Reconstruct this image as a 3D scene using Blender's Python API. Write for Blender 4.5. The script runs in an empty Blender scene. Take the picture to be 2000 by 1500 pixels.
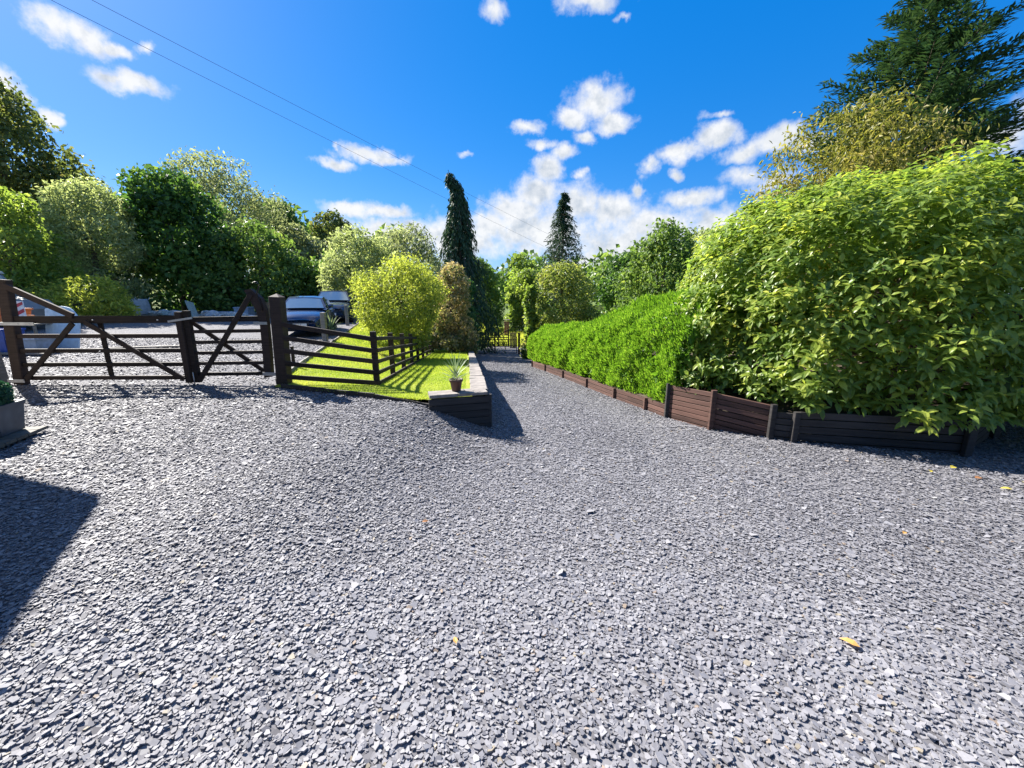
import bpy, math, random
import numpy as np
from mathutils import Vector, Matrix

R = math.radians
SC = bpy.context.scene
COL = SC.collection
rng = np.random.default_rng(11)
random.seed(7)

# ------------------------------------------------------------------ camera
cam = bpy.data.cameras.new('camera'); camo = bpy.data.objects.new('camera', cam); COL.objects.link(camo)
camo.location = (0, 0, 1.6); camo.rotation_euler = (R(90 - 12.295), 0, 0)
cam.sensor_width = 36; cam.lens = 36 * 780 / 2000; cam.clip_start = .05; cam.clip_end = 5000
SC.camera = camo
SC.view_settings.view_transform = 'Standard'; SC.view_settings.look = 'None'
SC.view_settings.exposure = 1.7; SC.view_settings.gamma = 1
SC.cycles.max_bounces = 6; SC.cycles.diffuse_bounces = 3; SC.cycles.glossy_bounces = 3
SC.cycles.transmission_bounces = 4; SC.cycles.caustics_reflective = False; SC.cycles.caustics_refractive = False
SC.cycles.sample_clamp_indirect = 6

# ------------------------------------------------------------------ sun and sky
SUN_AZ, SUN_EL = R(-52), R(38)
sun = bpy.data.lights.new('sun', 'SUN'); suno = bpy.data.objects.new('sun', sun); COL.objects.link(suno)
sun.energy = 4.8; sun.angle = R(.53); sun.color = (1, .955, .88)
sd = Vector((math.sin(SUN_AZ) * math.cos(SUN_EL), math.cos(SUN_AZ) * math.cos(SUN_EL), math.sin(SUN_EL)))
suno.rotation_euler = sd.to_track_quat('Z', 'Y').to_euler(); suno.location = sd * 60

CLOUDS = [(-0.779, 0.384, 0.031, 0.019, 1), (-0.747, 0.384, 0.038, 0.022, 1), (-0.712, 0.379, 0.027, 0.013, 1), (-0.701, 0.339, 0.046, 0.017, 1), (-0.723, 0.34, 0.019, 0.009, 0.9), (-0.841, 0.296, 0.017, 0.022, 1), (-0.829, 0.278, 0.015, 0.017, 0.8), (-0.804, 0.264, 0.016, 0.014, 1), (-0.038, 0.54, 0.03, 0.017, 0.75), (0.161, 0.544, 0.067, 0.016, 0.75), (0.238, 0.515, 0.019, 0.006, 0.55), (0.186, 0.393, 0.067, 0.038, 1), (0.136, 0.374, 0.04, 0.021, 1), (0.22, 0.356, 0.048, 0.019, 1), (0.163, 0.335, 0.029, 0.018, 0.9), (0.035, 0.357, 0.039, 0.012, 0.85), (0.067, 0.331, 0.03, 0.012, 0.8), (0.118, 0.311, 0.039, 0.019, 1), (0.084, 0.278, 0.039, 0.033, 1), (0.057, 0.23, 0.066, 0.039, 1), (0.0, 0.194, 0.079, 0.036, 1), (-0.054, 0.163, 0.06, 0.033, 1), (0.152, 0.268, 0.016, 0.012, 0.6), (-0.133, 0.129, 0.145, 0.047, 1), (0.073, 0.147, 0.142, 0.053, 1), (0.23, 0.186, 0.069, 0.038, 1), (0.154, 0.205, 0.046, 0.041, 0.9), (0.337, 0.149, 0.093, 0.038, 1), (0.459, 0.152, 0.066, 0.028, 1), (0.285, 0.114, 0.149, 0.048, 1), (-0.272, 0.145, 0.127, 0.028, 1), (-0.356, 0.186, 0.06, 0.017, 1), (-0.291, 0.186, 0.07, 0.013, 0.9), (0.218, 0.07, 0.157, 0.039, 0.9), (0.362, 0.292, 0.052, 0.022, 1), (0.433, 0.31, 0.047, 0.023, 1), (0.487, 0.276, 0.044, 0.021, 1), (0.541, 0.293, 0.046, 0.022, 1), (0.592, 0.275, 0.039, 0.017, 0.9), (0.303, 0.267, 0.019, 0.023, 0.8), (0.284, 0.226, 0.017, 0.014, 0.85), (0.36, 0.255, 0.018, 0.009, 0.7), (0.431, 0.346, 0.024, 0.008, 0.6), (0.395, 0.203, 0.061, 0.02, 0.9), (0.497, 0.234, 0.051, 0.02, 0.7), (0.551, 0.221, 0.042, 0.021, 0.7), (-0.318, 0.294, 0.067, 0.018, 0.95), (-0.381, 0.271, 0.043, 0.012, 0.9), (-0.282, 0.288, 0.048, 0.011, 0.9), (-0.11, 0.311, 0.016, 0.007, 0.6), (-0.67, 0.397, 0.009, 0.01, 0.6), (0.84, 0.23, 0.035, 0.025, 0.75), (0.855, 0.27, 0.019, 0.02, 0.6), (-0.381, 0.301, 0.01, 0.005, 0.6)]

SKY = .06; CLOUD_LIT = (5.1, 5.15, 5.2); CLOUD_CORE = (3.0, 3.35, 3.8)
def build_world():
    w = bpy.data.worlds.new('World'); SC.world = w; w.use_nodes = True
    nt = w.node_tree; nt.nodes.clear(); N = nt.nodes.new; L = nt.links.new
    def math_(op, a, b=None, c=None, clamp=False):
        n = N('ShaderNodeMath'); n.operation = op; n.use_clamp = clamp
        for i, v in enumerate((a, b, c)):
            if v is None: continue
            if isinstance(v, (int, float)): n.inputs[i].default_value = v
            else: L(v, n.inputs[i])
        return n.outputs[0]
    out = N('ShaderNodeOutputWorld')
    sky = N('ShaderNodeTexSky'); sky.sky_type = 'NISHITA'; sky.sun_disc = False
    sky.sun_elevation = SUN_EL; sky.sun_rotation = SUN_AZ
    sky.air_density = 1.0; sky.dust_density = .3; sky.ozone_density = 2.0; sky.altitude = 100
    hs = N('ShaderNodeHueSaturation'); hs.inputs['Saturation'].default_value = 1.5; hs.inputs['Value'].default_value = 1.0
    L(sky.outputs[0], hs.inputs['Color'])
    fl = N('ShaderNodeMix'); fl.data_type = 'RGBA'; fl.inputs['Factor'].default_value = .6; L(hs.outputs[0], fl.inputs['A']); fl.inputs['B'].default_value = (.05, 1.2, 4.4, 1); skyc = fl.outputs['Result']
    tc = N('ShaderNodeTexCoord'); sep = N('ShaderNodeSeparateXYZ'); L(tc.outputs['Generated'], sep.inputs[0])
    x, y, z = sep.outputs
    az = math_('ARCTAN2', x, y); el = math_('ARCSINE', math_('MINIMUM', math_('MAXIMUM', z, -1.0), 1.0))
    cmb = N('ShaderNodeCombineXYZ'); L(az, cmb.inputs[0]); L(el, cmb.inputs[1])
    # warp the coordinates
    nz = N('ShaderNodeTexNoise'); nz.noise_dimensions = '3D'; nz.inputs['Scale'].default_value = 17; nz.inputs['Detail'].default_value = 6; nz.inputs['Roughness'].default_value = .6
    L(tc.outputs['Generated'], nz.inputs['Vector'])
    vs = N('ShaderNodeVectorMath'); vs.operation = 'MULTIPLY_ADD'; L(nz.outputs['Color'], vs.inputs[0]); vs.inputs[1].default_value = (.06, .05, 0); vs.inputs[2].default_value = (-.03, -.025, 0)
    wp = N('ShaderNodeVectorMath'); wp.operation = 'ADD'; L(cmb.outputs[0], wp.inputs[0]); L(vs.outputs[0], wp.inputs[1])
    fb = N('ShaderNodeTexNoise'); fb.inputs['Scale'].default_value = 26; fb.inputs['Detail'].default_value = 9; fb.inputs['Roughness'].default_value = .62
    L(tc.outputs['Generated'], fb.inputs['Vector'])
    sn = N('ShaderNodeTexNoise'); sn.inputs['Scale'].default_value = 13; sn.inputs['Detail'].default_value = 5
    mp = N('ShaderNodeMapping'); mp.inputs['Location'].default_value = (0, 0, .35); mp.inputs['Scale'].default_value = (1, 1, 2.2)
    L(tc.outputs['Generated'], mp.inputs[0]); L(mp.outputs[0], sn.inputs['Vector'])
    up = N('ShaderNodeVectorMath'); up.operation = 'ADD'; L(tc.outputs['Generated'], up.inputs[0]); up.inputs[1].default_value = (-.012, 0, .020)
    fu = N('ShaderNodeTexNoise'); fu.inputs['Scale'].default_value = 26; fu.inputs['Detail'].default_value = 6; fu.inputs['Roughness'].default_value = .6; L(up.outputs[0], fu.inputs['Vector'])
    def back(fac, core):
        cc = N('ShaderNodeMix'); cc.data_type = 'RGBA'; L(core, cc.inputs['Factor'])
        cc.inputs['A'].default_value = (*CLOUD_LIT, 1); cc.inputs['B'].default_value = (*CLOUD_CORE, 1)
        mx = N('ShaderNodeMix'); mx.data_type = 'RGBA'; L(math_('MULTIPLY', fac, .96), mx.inputs['Factor'])
        L(skyc, mx.inputs['A']); L(cc.outputs['Result'], mx.inputs['B'])
        bg = N('ShaderNodeBackground'); L(mx.outputs['Result'], bg.inputs[0]); bg.inputs[1].default_value = SKY; return bg.outputs[0]
    def blobs(lo, hi):
        acc = None
        for a, e, ra, re, wt in CLOUDS:
            kb = 1.2 if e > .22 else 1.36; ra *= kb; re *= kb
            if a + 2.2*ra + .03 < lo or a - 2.2*ra - .03 > hi: continue
            m = N('ShaderNodeVectorMath'); m.operation = 'MULTIPLY_ADD'; L(wp.outputs[0], m.inputs[0])
            m.inputs[1].default_value = (1 / ra, 1 / re, 0); m.inputs[2].default_value = (-a / ra, -e / re, 0)
            l = N('ShaderNodeVectorMath'); l.operation = 'LENGTH'; L(m.outputs[0], l.inputs[0])
            d = math_('MULTIPLY_ADD', l.outputs['Value'], -1.0 * wt, 1.0 * wt)
            acc = d if acc is None else math_('SMOOTH_MAX', acc, d, .12)
        dens = math_('ADD', acc, math_('MULTIPLY_ADD', fb.outputs['Fac'], 1.25, -.63))
        mr = N('ShaderNodeMapRange'); mr.interpolation_type = 'SMOOTHSTEP'; L(dens, mr.inputs[0]); mr.inputs[1].default_value = -.06; mr.inputs[2].default_value = .72
        th = N('ShaderNodeMapRange'); L(dens, th.inputs[0]); th.inputs[1].default_value = .15; th.inputs[2].default_value = .6
        return back(mr.outputs[0], math_('MULTIPLY', th.outputs[0], math_('ADD', math_('MULTIPLY_ADD', fu.outputs['Fac'], 3.6, -1.65, clamp=True), math_('MULTIPLY_ADD', sn.outputs['Fac'], 1.6, -.75, clamp=True)), clamp=True))
    # unseen clouds over the rest of the sky, cover raised for white fill light
    gn = N('ShaderNodeTexNoise'); gn.inputs['Scale'].default_value = 3.6; gn.inputs['Detail'].default_value = 7; gn.inputs['Roughness'].default_value = .58
    L(tc.outputs['Generated'], gn.inputs['Vector'])
    g1 = N('ShaderNodeMapRange'); g1.interpolation_type = 'SMOOTHSTEP'; L(gn.outputs['Fac'], g1.inputs[0]); g1.inputs[1].default_value = .50; g1.inputs[2].default_value = .62
    aa = math_('ABSOLUTE', az)
    g2 = N('ShaderNodeMapRange'); g2.interpolation_type = 'SMOOTHSTEP'; L(aa, g2.inputs[0]); g2.inputs[1].default_value = .98; g2.inputs[2].default_value = 1.25
    g3 = N('ShaderNodeMapRange'); g3.interpolation_type = 'SMOOTHSTEP'; L(el, g3.inputs[0]); g3.inputs[1].default_value = .68; g3.inputs[2].default_value = .9
    gen = math_('MULTIPLY', g1.outputs[0], math_('MAXIMUM', g2.outputs[0], g3.outputs[0]))
    rest = back(gen, math_('MULTIPLY', gen, .4))
    def mixs(f, a, b):
        m = N('ShaderNodeMixShader'); L(f, m.inputs[0]); L(a, m.inputs[1]); L(b, m.inputs[2]); return m.outputs[0]
    edges = [-1, -.55, -.2, .02, .14, .26, .4, 1.0]
    cur = blobs(edges[-2], edges[-1])
    for lo, hi in list(zip(edges, edges[1:]))[-2::-1]:
        cur = mixs(math_('LESS_THAN', az, hi), cur, blobs(lo, hi))
    inside = math_('MULTIPLY', math_('LESS_THAN', aa, .98), math_('LESS_THAN', math_('ABSOLUTE', math_('SUBTRACT', el, .33)), .35))
    L(mixs(inside, rest, cur), out.inputs[0])
    w.cycles.sampling_method = 'MANUAL'; w.cycles.sample_map_resolution = 512
build_world()

# ------------------------------------------------------------------ helpers
WL = {}
def put(o, parent=None, loc=(0, 0, 0)):
    COL.objects.link(o); o.location = loc; WL[o] = Vector(loc)
    if parent is not None:
        o.parent = parent; o.matrix_parent_inverse = Matrix.Translation(-WL[parent])
    return o
def tag(o, label=None, cat=None, group=None, kind=None):
    if label: o['label'] = label
    if cat: o['category'] = cat
    if group: o['group'] = group
    if kind: o['kind'] = kind
    return o
def thing(name, label, cat, loc=(0, 0, 0), group=None):
    o = bpy.data.objects.new(name, None); o.empty_display_size = .2; put(o, None, loc)
    return tag(o, label, cat, group)
def raw_mesh(name, V, F, tint=None, smooth=False):
    V = np.asarray(V, np.float32); me = bpy.data.meshes.new(name)
    F = [np.asarray(f, np.int32) for f in F if len(f)]
    me.vertices.add(len(V)); me.vertices.foreach_set('co', V.ravel())
    nl = sum(f.size for f in F); nf = sum(len(f) for f in F)
    me.loops.add(nl); me.loops.foreach_set('vertex_index', np.concatenate([f.ravel() for f in F]))
    tot = np.concatenate([np.full(len(f), f.shape[1], np.int32) for f in F])
    st = np.concatenate([[0], np.cumsum(tot)[:-1]]).astype(np.int32)
    me.polygons.add(nf); me.polygons.foreach_set('loop_start', st); me.polygons.foreach_set('loop_total', tot)
    me.polygons.foreach_set('use_smooth', np.full(nf, smooth, bool))
    if tint is not None:
        a = me.attributes.new('tint', 'FLOAT', 'FACE'); a.data.foreach_set('value', np.asarray(tint, np.float32))
    me.update(calc_edges=True); return me
def mobj(name, V, F, mat, parent=None, tint=None, smooth=False, center=True):
    V = np.asarray(V, float)
    c = (V.min(0) + V.max(0)) / 2 if center else np.zeros(3)
    if center and parent is None: c[2] = V[:, 2].min()
    me = raw_mesh(name, V - c, F, tint, smooth); me.materials.append(mat)
    return put(bpy.data.objects.new(name, me), parent, tuple(c))
def basis(d, up=(0, 0, 1)):
    d = Vector(d).normalized(); u = Vector(up)
    if abs(d.dot(u)) > .98: u = Vector((0, 1, 0)) if abs(d.y) < .9 else Vector((1, 0, 0))
    s = d.cross(u).normalized(); u = s.cross(d).normalized(); return d, s, u
def beam(name, p0, p1, w, h, mat, parent=None, ch=.08, up=(0, 0, 1), jit=0., top=None):
    """chamfered bar from p0 to p1; w across, h along up; top adds a low pyramid cap of that height at p1"""
    p0, p1 = Vector(p0), Vector(p1); d, s, u = basis(p1 - p0, up); c = ch * min(w, h)
    sec = [(w/2, h/2-c), (w/2-c, h/2), (-w/2+c, h/2), (-w/2, h/2-c), (-w/2, -h/2+c), (-w/2+c, -h/2), (w/2-c, -h/2), (w/2, -h/2+c)]
    V = []
    for p in (p0, p1):
        for a, b in sec: V.append(p + s * (a + random.uniform(-jit, jit)) + u * (b + random.uniform(-jit, jit)))
    Q = [(i, (i+1) % 8, 8+(i+1) % 8, 8+i) for i in range(8)]
    F = [Q, [tuple(range(7, -1, -1))]]
    if top:
        V.append(p1 + d * top); F.append([(8+i, 8+(i+1) % 8, 16) for i in range(8)])
    else: F[1].append(tuple(range(8, 16)))
    return mobj(name, [tuple(v) for v in V], F, mat, parent)
def tube_arrays(path, radii, n=8):
    V = []; P = [Vector(p) for p in path]
    for i, p in enumerate(P):
        d = (P[min(i+1, len(P)-1)] - P[max(i-1, 0)]); d, s, u = basis(d)
        for k in range(n):
            a = 2*math.pi*k/n; V.append(tuple(p + (s*math.cos(a) + u*math.sin(a)) * radii[i]))
    Q = [(i*n+k, i*n+(k+1) % n, (i+1)*n+(k+1) % n, (i+1)*n+k) for i in range(len(P)-1) for k in range(n)]
    return np.array(V), np.array(Q)
def merge(parts):
    V, F, o = [], [], 0
    for v, q in parts:
        V.append(v); F.append(q + o); o += len(v)
    return np.concatenate(V), np.concatenate(F)
def tube(name, path, radii, mat, parent=None, n=8):
    if isinstance(radii, (int, float)): radii = [radii] * len(path)
    V, Q = tube_arrays(path, radii, n); m = len(path)
    return mobj(name, V, [Q, [tuple(range(n-1, -1, -1)), tuple(range((m-1)*n, m*n))]], mat, parent, smooth=True)
def ss(a, b, x):
    t = np.clip((x - a) / (b - a), 0, 1); return t*t*(3-2*t)
def lumps(P, s, seed):
    r = np.random.default_rng(seed); f = np.zeros(len(P))
    for k in range(6): f += np.sin(P @ (r.normal(size=3)*s*(1+.35*k)) + r.uniform(0, 6.28))/(1+.3*k)
    return f
def lathe(name, prof, loc, mat, parent=None, n=20):
    V, Q = [], []
    for r, z in prof:
        for k in range(n): V.append((loc[0]+r*math.cos(2*math.pi*k/n), loc[1]+r*math.sin(2*math.pi*k/n), loc[2]+z))
    for i in range(len(prof)-1):
        for k in range(n): Q.append((i*n+k, i*n+(k+1) % n, (i+1)*n+(k+1) % n, (i+1)*n+k))
    return mobj(name, V, [Q], mat, parent, smooth=True)

# ------------------------------------------------------------------ materials
def nodes(name):
    m = bpy.data.materials.new(name); m.use_nodes = True; nt = m.node_tree; nt.nodes.clear()
    return m, nt, nt.nodes.new, nt.links.new
def ramp(N, pts):
    r = N('ShaderNodeValToRGB'); e = r.color_ramp.elements
    while len(e) < len(pts): e.new(.5)
    for el, (p, c) in zip(e, pts): el.position = p; el.color = (*c, 1)
    return r
def mat_leaf(name, cols, trans=.35, rough=.5, spec=.28, tgain=1.6):
    m, nt, N, L = nodes(name)
    at = N('ShaderNodeAttribute'); at.attribute_name = 'tint'
    k = len(cols); rp = ramp(N, [(i/(k-1), c) for i, c in enumerate(cols)]); L(at.outputs['Fac'], rp.inputs[0])
    p = N('ShaderNodeBsdfPrincipled'); L(rp.outputs[0], p.inputs['Base Color']); p.inputs['Roughness'].default_value = rough; p.inputs['Specular IOR Level'].default_value = spec
    t = N('ShaderNodeBsdfTranslucent'); g = N('ShaderNodeMix'); g.data_type = 'RGBA'; g.blend_type = 'MULTIPLY'; g.inputs['Factor'].default_value = 1
    L(rp.outputs[0], g.inputs['A']); g.inputs['B'].default_value = (tgain*1.0, tgain*1.0, tgain*.62, 1); L(g.outputs['Result'], t.inputs[0])
    mx = N('ShaderNodeMixShader'); mx.inputs[0].default_value = trans; L(p.outputs[0], mx.inputs[1]); L(t.outputs[0], mx.inputs[2])
    o = N('ShaderNodeOutputMaterial'); L(mx.outputs[0], o.inputs[0]); return m
def mat_plain(name, c, rough=.6, metal=0., spec=.5, noise=.12, scale=9., bump=0., coat=0.):
    m, nt, N, L = nodes(name)
    p = N('ShaderNodeBsdfPrincipled'); o = N('ShaderNodeOutputMaterial'); L(p.outputs[0], o.inputs[0])
    p.inputs['Roughness'].default_value = rough; p.inputs['Metallic'].default_value = metal; p.inputs['Specular IOR Level'].default_value = spec
    p.inputs['Coat Weight'].default_value = coat
    tc = N('ShaderNodeTexCoord'); nz = N('ShaderNodeTexNoise'); nz.inputs['Scale'].default_value = scale; nz.inputs['Detail'].default_value = 6
    L(tc.outputs['Object'], nz.inputs['Vector'])
    rp = ramp(N, [(.3, tuple(v*(1-noise*2) for v in c)), (.7, tuple(min(1, v*(1+noise*2)) for v in c))]); L(nz.outputs['Fac'], rp.inputs[0]); L(rp.outputs[0], p.inputs['Base Color'])
    if bump:
        b = N('ShaderNodeBump'); b.inputs['Strength'].default_value = bump; b.inputs['Distance'].default_value = .01; L(nz.outputs['Fac'], b.inputs['Height']); L(b.outputs[0], p.inputs['Normal'])
    return m
def mat_wood(name, c0, c1, grain=(3, 3, 40), rough=.75, bump=.5):
    m, nt, N, L = nodes(name)
    p = N('ShaderNodeBsdfPrincipled'); o = N('ShaderNodeOutputMaterial'); L(p.outputs[0], o.inputs[0]); p.inputs['Roughness'].default_value = rough; p.inputs['Specular IOR Level'].default_value = .3
    tc = N('ShaderNodeTexCoord'); mp = N('ShaderNodeMapping'); mp.inputs['Scale'].default_value = grain; L(tc.outputs['Object'], mp.inputs[0])
    oi = N('ShaderNodeObjectInfo'); n1 = N('ShaderNodeTexNoise'); n1.noise_dimensions = '4D'; n1.inputs['Scale'].default_value = 1; n1.inputs['Detail'].default_value = 7; n1.inputs['Roughness'].default_value = .65
    L(mp.outputs[0], n1.inputs['Vector'])
    mm = N('ShaderNodeMath'); mm.operation = 'MULTIPLY'; mm.inputs[1].default_value = 50; L(oi.outputs['Random'], mm.inputs[0]); L(mm.outputs[0], n1.inputs['W'])
    ad = N('ShaderNodeMath'); ad.operation = 'MULTIPLY_ADD'; ad.inputs[1].default_value = .3; ad.inputs[2].default_value = -.15; L(oi.outputs['Random'], ad.inputs[0])
    a2 = N('ShaderNodeMath'); a2.operation = 'ADD'; L(n1.outputs['Fac'], a2.inputs[0]); L(ad.outputs[0], a2.inputs[1])
    rp = ramp(N, [(.3, c0), (.72, c1)]); L(a2.outputs[0], rp.inputs[0]); L(rp.outputs[0], p.inputs['Base Color'])
    b = N('ShaderNodeBump'); b.inputs['Strength'].default_value = bump; b.inputs['Distance'].default_value = .006; L(n1.outputs['Fac'], b.inputs['Height']); L(b.outputs[0], p.inputs['Normal'])
    return m
SLATE = [(.0, (.122, .119, .131)), (.35, (.195, .190, .205)), (.6, (.26, .254, .271)), (.85, (.32, .313, .327)), (.93, (.37, .365, .36)), (.97, (.27, .21, .165)), (1., (.30, .26, .20))]
def mat_slate():
    m, nt, N, L = nodes('slate chip')
    p = N('ShaderNodeBsdfPrincipled'); o = N('ShaderNodeOutputMaterial'); L(p.outputs[0], o.inputs[0]); p.inputs['Roughness'].default_value = .6; p.inputs['Specular IOR Level'].default_value = .2
    at = N('ShaderNodeAttribute'); at.attribute_name = 'tint'; rp = ramp(N, SLATE); L(at.outputs['Fac'], rp.inputs[0])
    tc = N('ShaderNodeTexCoord'); n = N('ShaderNodeTexNoise'); n.inputs['Scale'].default_value = 90; n.inputs['Detail'].default_value = 3; L(tc.outputs['Object'], n.inputs['Vector'])
    hs = N('ShaderNodeMix'); hs.data_type = 'RGBA'; hs.blend_type = 'MULTIPLY'; hs.inputs['Factor'].default_value = .35; L(rp.outputs[0], hs.inputs['A']); L(n.outputs['Fac'], hs.inputs['B'])
    L(hs.outputs['Result'], p.inputs['Base Color']); return m
def mat_gravel(name):
    """far gravel: chip sized cells in colour and relief"""
    m, nt, N, L = nodes(name)
    p = N('ShaderNodeBsdfPrincipled'); o = N('ShaderNodeOutputMaterial'); L(p.outputs[0], o.inputs[0]); p.inputs['Roughness'].default_value = .85; p.inputs['Specular IOR Level'].default_value = .12
    tc = N('ShaderNodeTexCoord'); v = N('ShaderNodeTexVoronoi'); v.inputs['Scale'].default_value = 32; L(tc.outputs['Object'], v.inputs['Vector'])
    sp = N('ShaderNodeSeparateColor'); L(v.outputs['Color'], sp.inputs[0])
    n = N('ShaderNodeTexNoise'); n.inputs['Scale'].default_value = .5; n.inputs['Detail'].default_value = 5; L(tc.outputs['Object'], n.inputs['Vector'])
    ma = N('ShaderNodeMath'); ma.operation = 'MULTIPLY_ADD'; ma.inputs[1].default_value = .85; L(sp.outputs[0], ma.inputs[0])
    mb = N('ShaderNodeMath'); mb.operation = 'MULTIPLY_ADD'; mb.inputs[1].default_value = .3; mb.inputs[2].default_value = -.1; L(n.outputs['Fac'], mb.inputs[0]); L(mb.outputs[0], ma.inputs[2])
    rp = ramp(N, [(p_, tuple(v*.66 for v in c_)) for p_, c_ in SLATE[:5]]); L(ma.outputs[0], rp.inputs[0]); L(rp.outputs[0], p.inputs['Base Color'])
    b = N('ShaderNodeBump'); b.inputs['Strength'].default_value = 1; b.inputs['Distance'].default_value = .02; L(sp.outputs[1], b.inputs['Height']); L(b.outputs[0], p.inputs['Normal'])
    return m
def mat_ground(name, pts, scale=1.5, bump=.4):
    m, nt, N, L = nodes(name)
    p = N('ShaderNodeBsdfPrincipled'); o = N('ShaderNodeOutputMaterial'); L(p.outputs[0], o.inputs[0]); p.inputs['Roughness'].default_value = .9; p.inputs['Specular IOR Level'].default_value = .15
    tc = N('ShaderNodeTexCoord'); n = N('ShaderNodeTexNoise'); n.inputs['Scale'].default_value = scale; n.inputs['Detail'].default_value = 8; n.inputs['Roughness'].default_value = .65; L(tc.outputs['Object'], n.inputs['Vector'])
    rp = ramp(N, pts); L(n.outputs['Fac'], rp.inputs[0]); L(rp.outputs[0], p.inputs['Base Color'])
    b = N('ShaderNodeBump'); b.inputs['Strength'].default_value = bump; b.inputs['Distance'].default_value = .03; L(n.outputs['Fac'], b.inputs['Height']); L(b.outputs[0], p.inputs['Normal'])
    return m

M_SLATE = mat_slate(); M_GRAVEL = mat_gravel('gravel')
M_SOIL = mat_ground('soil', [(.3, (.035, .028, .02)), (.7, (.09, .07, .05))], 6)
M_FIELD = mat_ground('field grass', [(.3, (.06, .09, .02)), (.7, (.14, .19, .04))], 1.2)
M_LAWN = mat_ground('lawn turf', [(.3, (.15, .20, .02)), (.55, (.24, .28, .03)), (.75, (.34, .30, .08))], 1.6)
M_DARKWOOD = mat_wood('dark stained timber', (.013, .009, .0075), (.050, .032, .026))
M_BOARD = mat_wood('brown stained board', (.050, .026, .020), (.13, .068, .052), grain=(2, 2, 30))
M_BLACKBOARD = mat_wood('charcoal stained board', (.020, .018, .018), (.052, .047, .045), grain=(2, 2, 30))
M_PALEWOOD = mat_wood('weathered pale timber', (.15, .135, .115), (.28, .26, .225))
M_TANWOOD = mat_wood('tan timber', (.20, .13, .06), (.34, .23, .12))
M_STONE = mat_plain('coping stone', (.215, .19, .17), .85, noise=.16, scale=7, bump=.5)
M_METAL = mat_plain('galvanised metal', (.52, .52, .53), .42, .8, noise=.1)
M_BLACKMETAL = mat_plain('black iron', (.012, .012, .013), .45, .3)
M_BARK = mat_plain('bark', (.11, .085, .06), .9, noise=.25, scale=5, bump=.6)
M_TERRA = mat_plain('brown plastic pot', (.10, .05, .035), .6)
M_PLANTER = mat_plain('dark grey planter', (.075, .085, .10), .55)

# ------------------------------------------------------------------ the lie of the land
def it(x, xs, ys): return np.interp(x, xs, ys)
def drive_z(Y): return it(Y, [-12, -4, 0, 6, 14, 22, 26, 35, 46, 120], [.4, .2, 0, -.44, -1.02, -1.68, -2.05, -2.8, -3.2, -3.2])
def yard_z(X, Y): return it(Y, [7, 14.5, 20, 25, 40, 80], [0, .12, .25, .3, .6, 2.0]) + .035*np.maximum(0, -X-9)*ss(9, 18, Y)
def lawn_z(Y): return it(Y, [5.5, 7, 22, 30], [.05, .02, -1.45, -2.2])
def edge_x(Y): return it(Y, [7.0, 8.3, 25, 60], [-4.3, -4.7, -8.87, -16])
def fence_x(Y): return it(Y, [7.12, 22, 40], [-2.46, -4.37, -6.5])
def wall_x(Y): return it(Y, [6.1, 22, 40], [-.445, -2.2, -3.2])
FP = [(5.64, 4.69), (3.93, 5.32), (3.72, 5.5), (3.11, 6.0), (2.74, 6.83), (2.60, 7.5), (2.31, 8.73), (2.0, 10.4), (1.62, 12.37), (1.22, 14.3), (.84, 16.18)]
def right_x(Y):
    ys = [p[1] for p in FP] + [20, 26, 40]; xs = [p[0] for p in FP] + [.75, .75, 1.0]
    return it(Y, ys, xs)
def hz(X, Y):
    X, Y = np.broadcast_arrays(np.asarray(X, float), np.asarray(Y, float))
    d = drive_z(Y)
    t = ss(-1.5 - .3*np.maximum(0, 6-Y), -.2, X); fore = t*d + .014*np.sin(X*1.7+.4)*np.sin(Y*1.3)*(1-ss(4.2, 5.6, Y))
    s = ss(0, 1, (X-edge_x(Y)) / (fence_x(Y)-edge_x(Y))); lw = yard_z(X, Y)*(1-s) + lawn_z(Y)*s
    back = np.where(X < edge_x(Y), yard_z(X, Y), np.where(X < wall_x(Y), lw, d))
    yf = front_y(X)
    return np.where(Y < yf, fore, back)
def front_y(X): return it(X, [-40, -4.3, -1.21, -.445, -.40, 30], [7.0, 7.0, 5.86, 6.12, 6.2, 6.2])
def sheet(name, xs, ys, mat, dz=0., zf=None, kind='structure'):
    """xs, ys: 2-d arrays of plan positions"""
    Z = (zf or hz)(xs, ys) + dz; n, m = xs.shape
    V = np.stack([xs, ys, Z], -1).reshape(-1, 3); i = np.arange(n*m).reshape(n, m)
    Q = np.stack([i[:-1, :-1], i[:-1, 1:], i[1:, 1:], i[1:, :-1]], -1).reshape(-1, 4)
    return tag(mobj(name, V, [Q], mat, smooth=True, center=False), kind=kind)

def ground_z(X, Y):
    rx = right_x(Y); bed = drive_z(Y) + .25 + np.clip((X-rx-.5)*.16, 0, 2.2)
    h = hz(X, Y); low = (X > -9.5) & (X < rx+2.2) & (Y > 4) & (Y < 24.5) & (X > edge_x(Y)-1)
    return np.where((X > rx+2.2) & (Y > 9.0), bed, np.where(low, np.minimum(h, drive_z(Y))-.2, h-.16))
gx = np.concatenate([[-2500, -900, -300, -120, -80], np.arange(-60, 60.1, 1.0), [80, 120, 300, 900, 2500]])
gy = np.concatenate([[-2500, -600, -100, -40, -20], np.arange(-12, 90.1, 1.0), [120, 200, 500, 1200, 2500]])
GX, GY = np.meshgrid(gx, gy); g = sheet('ground', GX, GY, M_FIELD, zf=ground_z)
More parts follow.
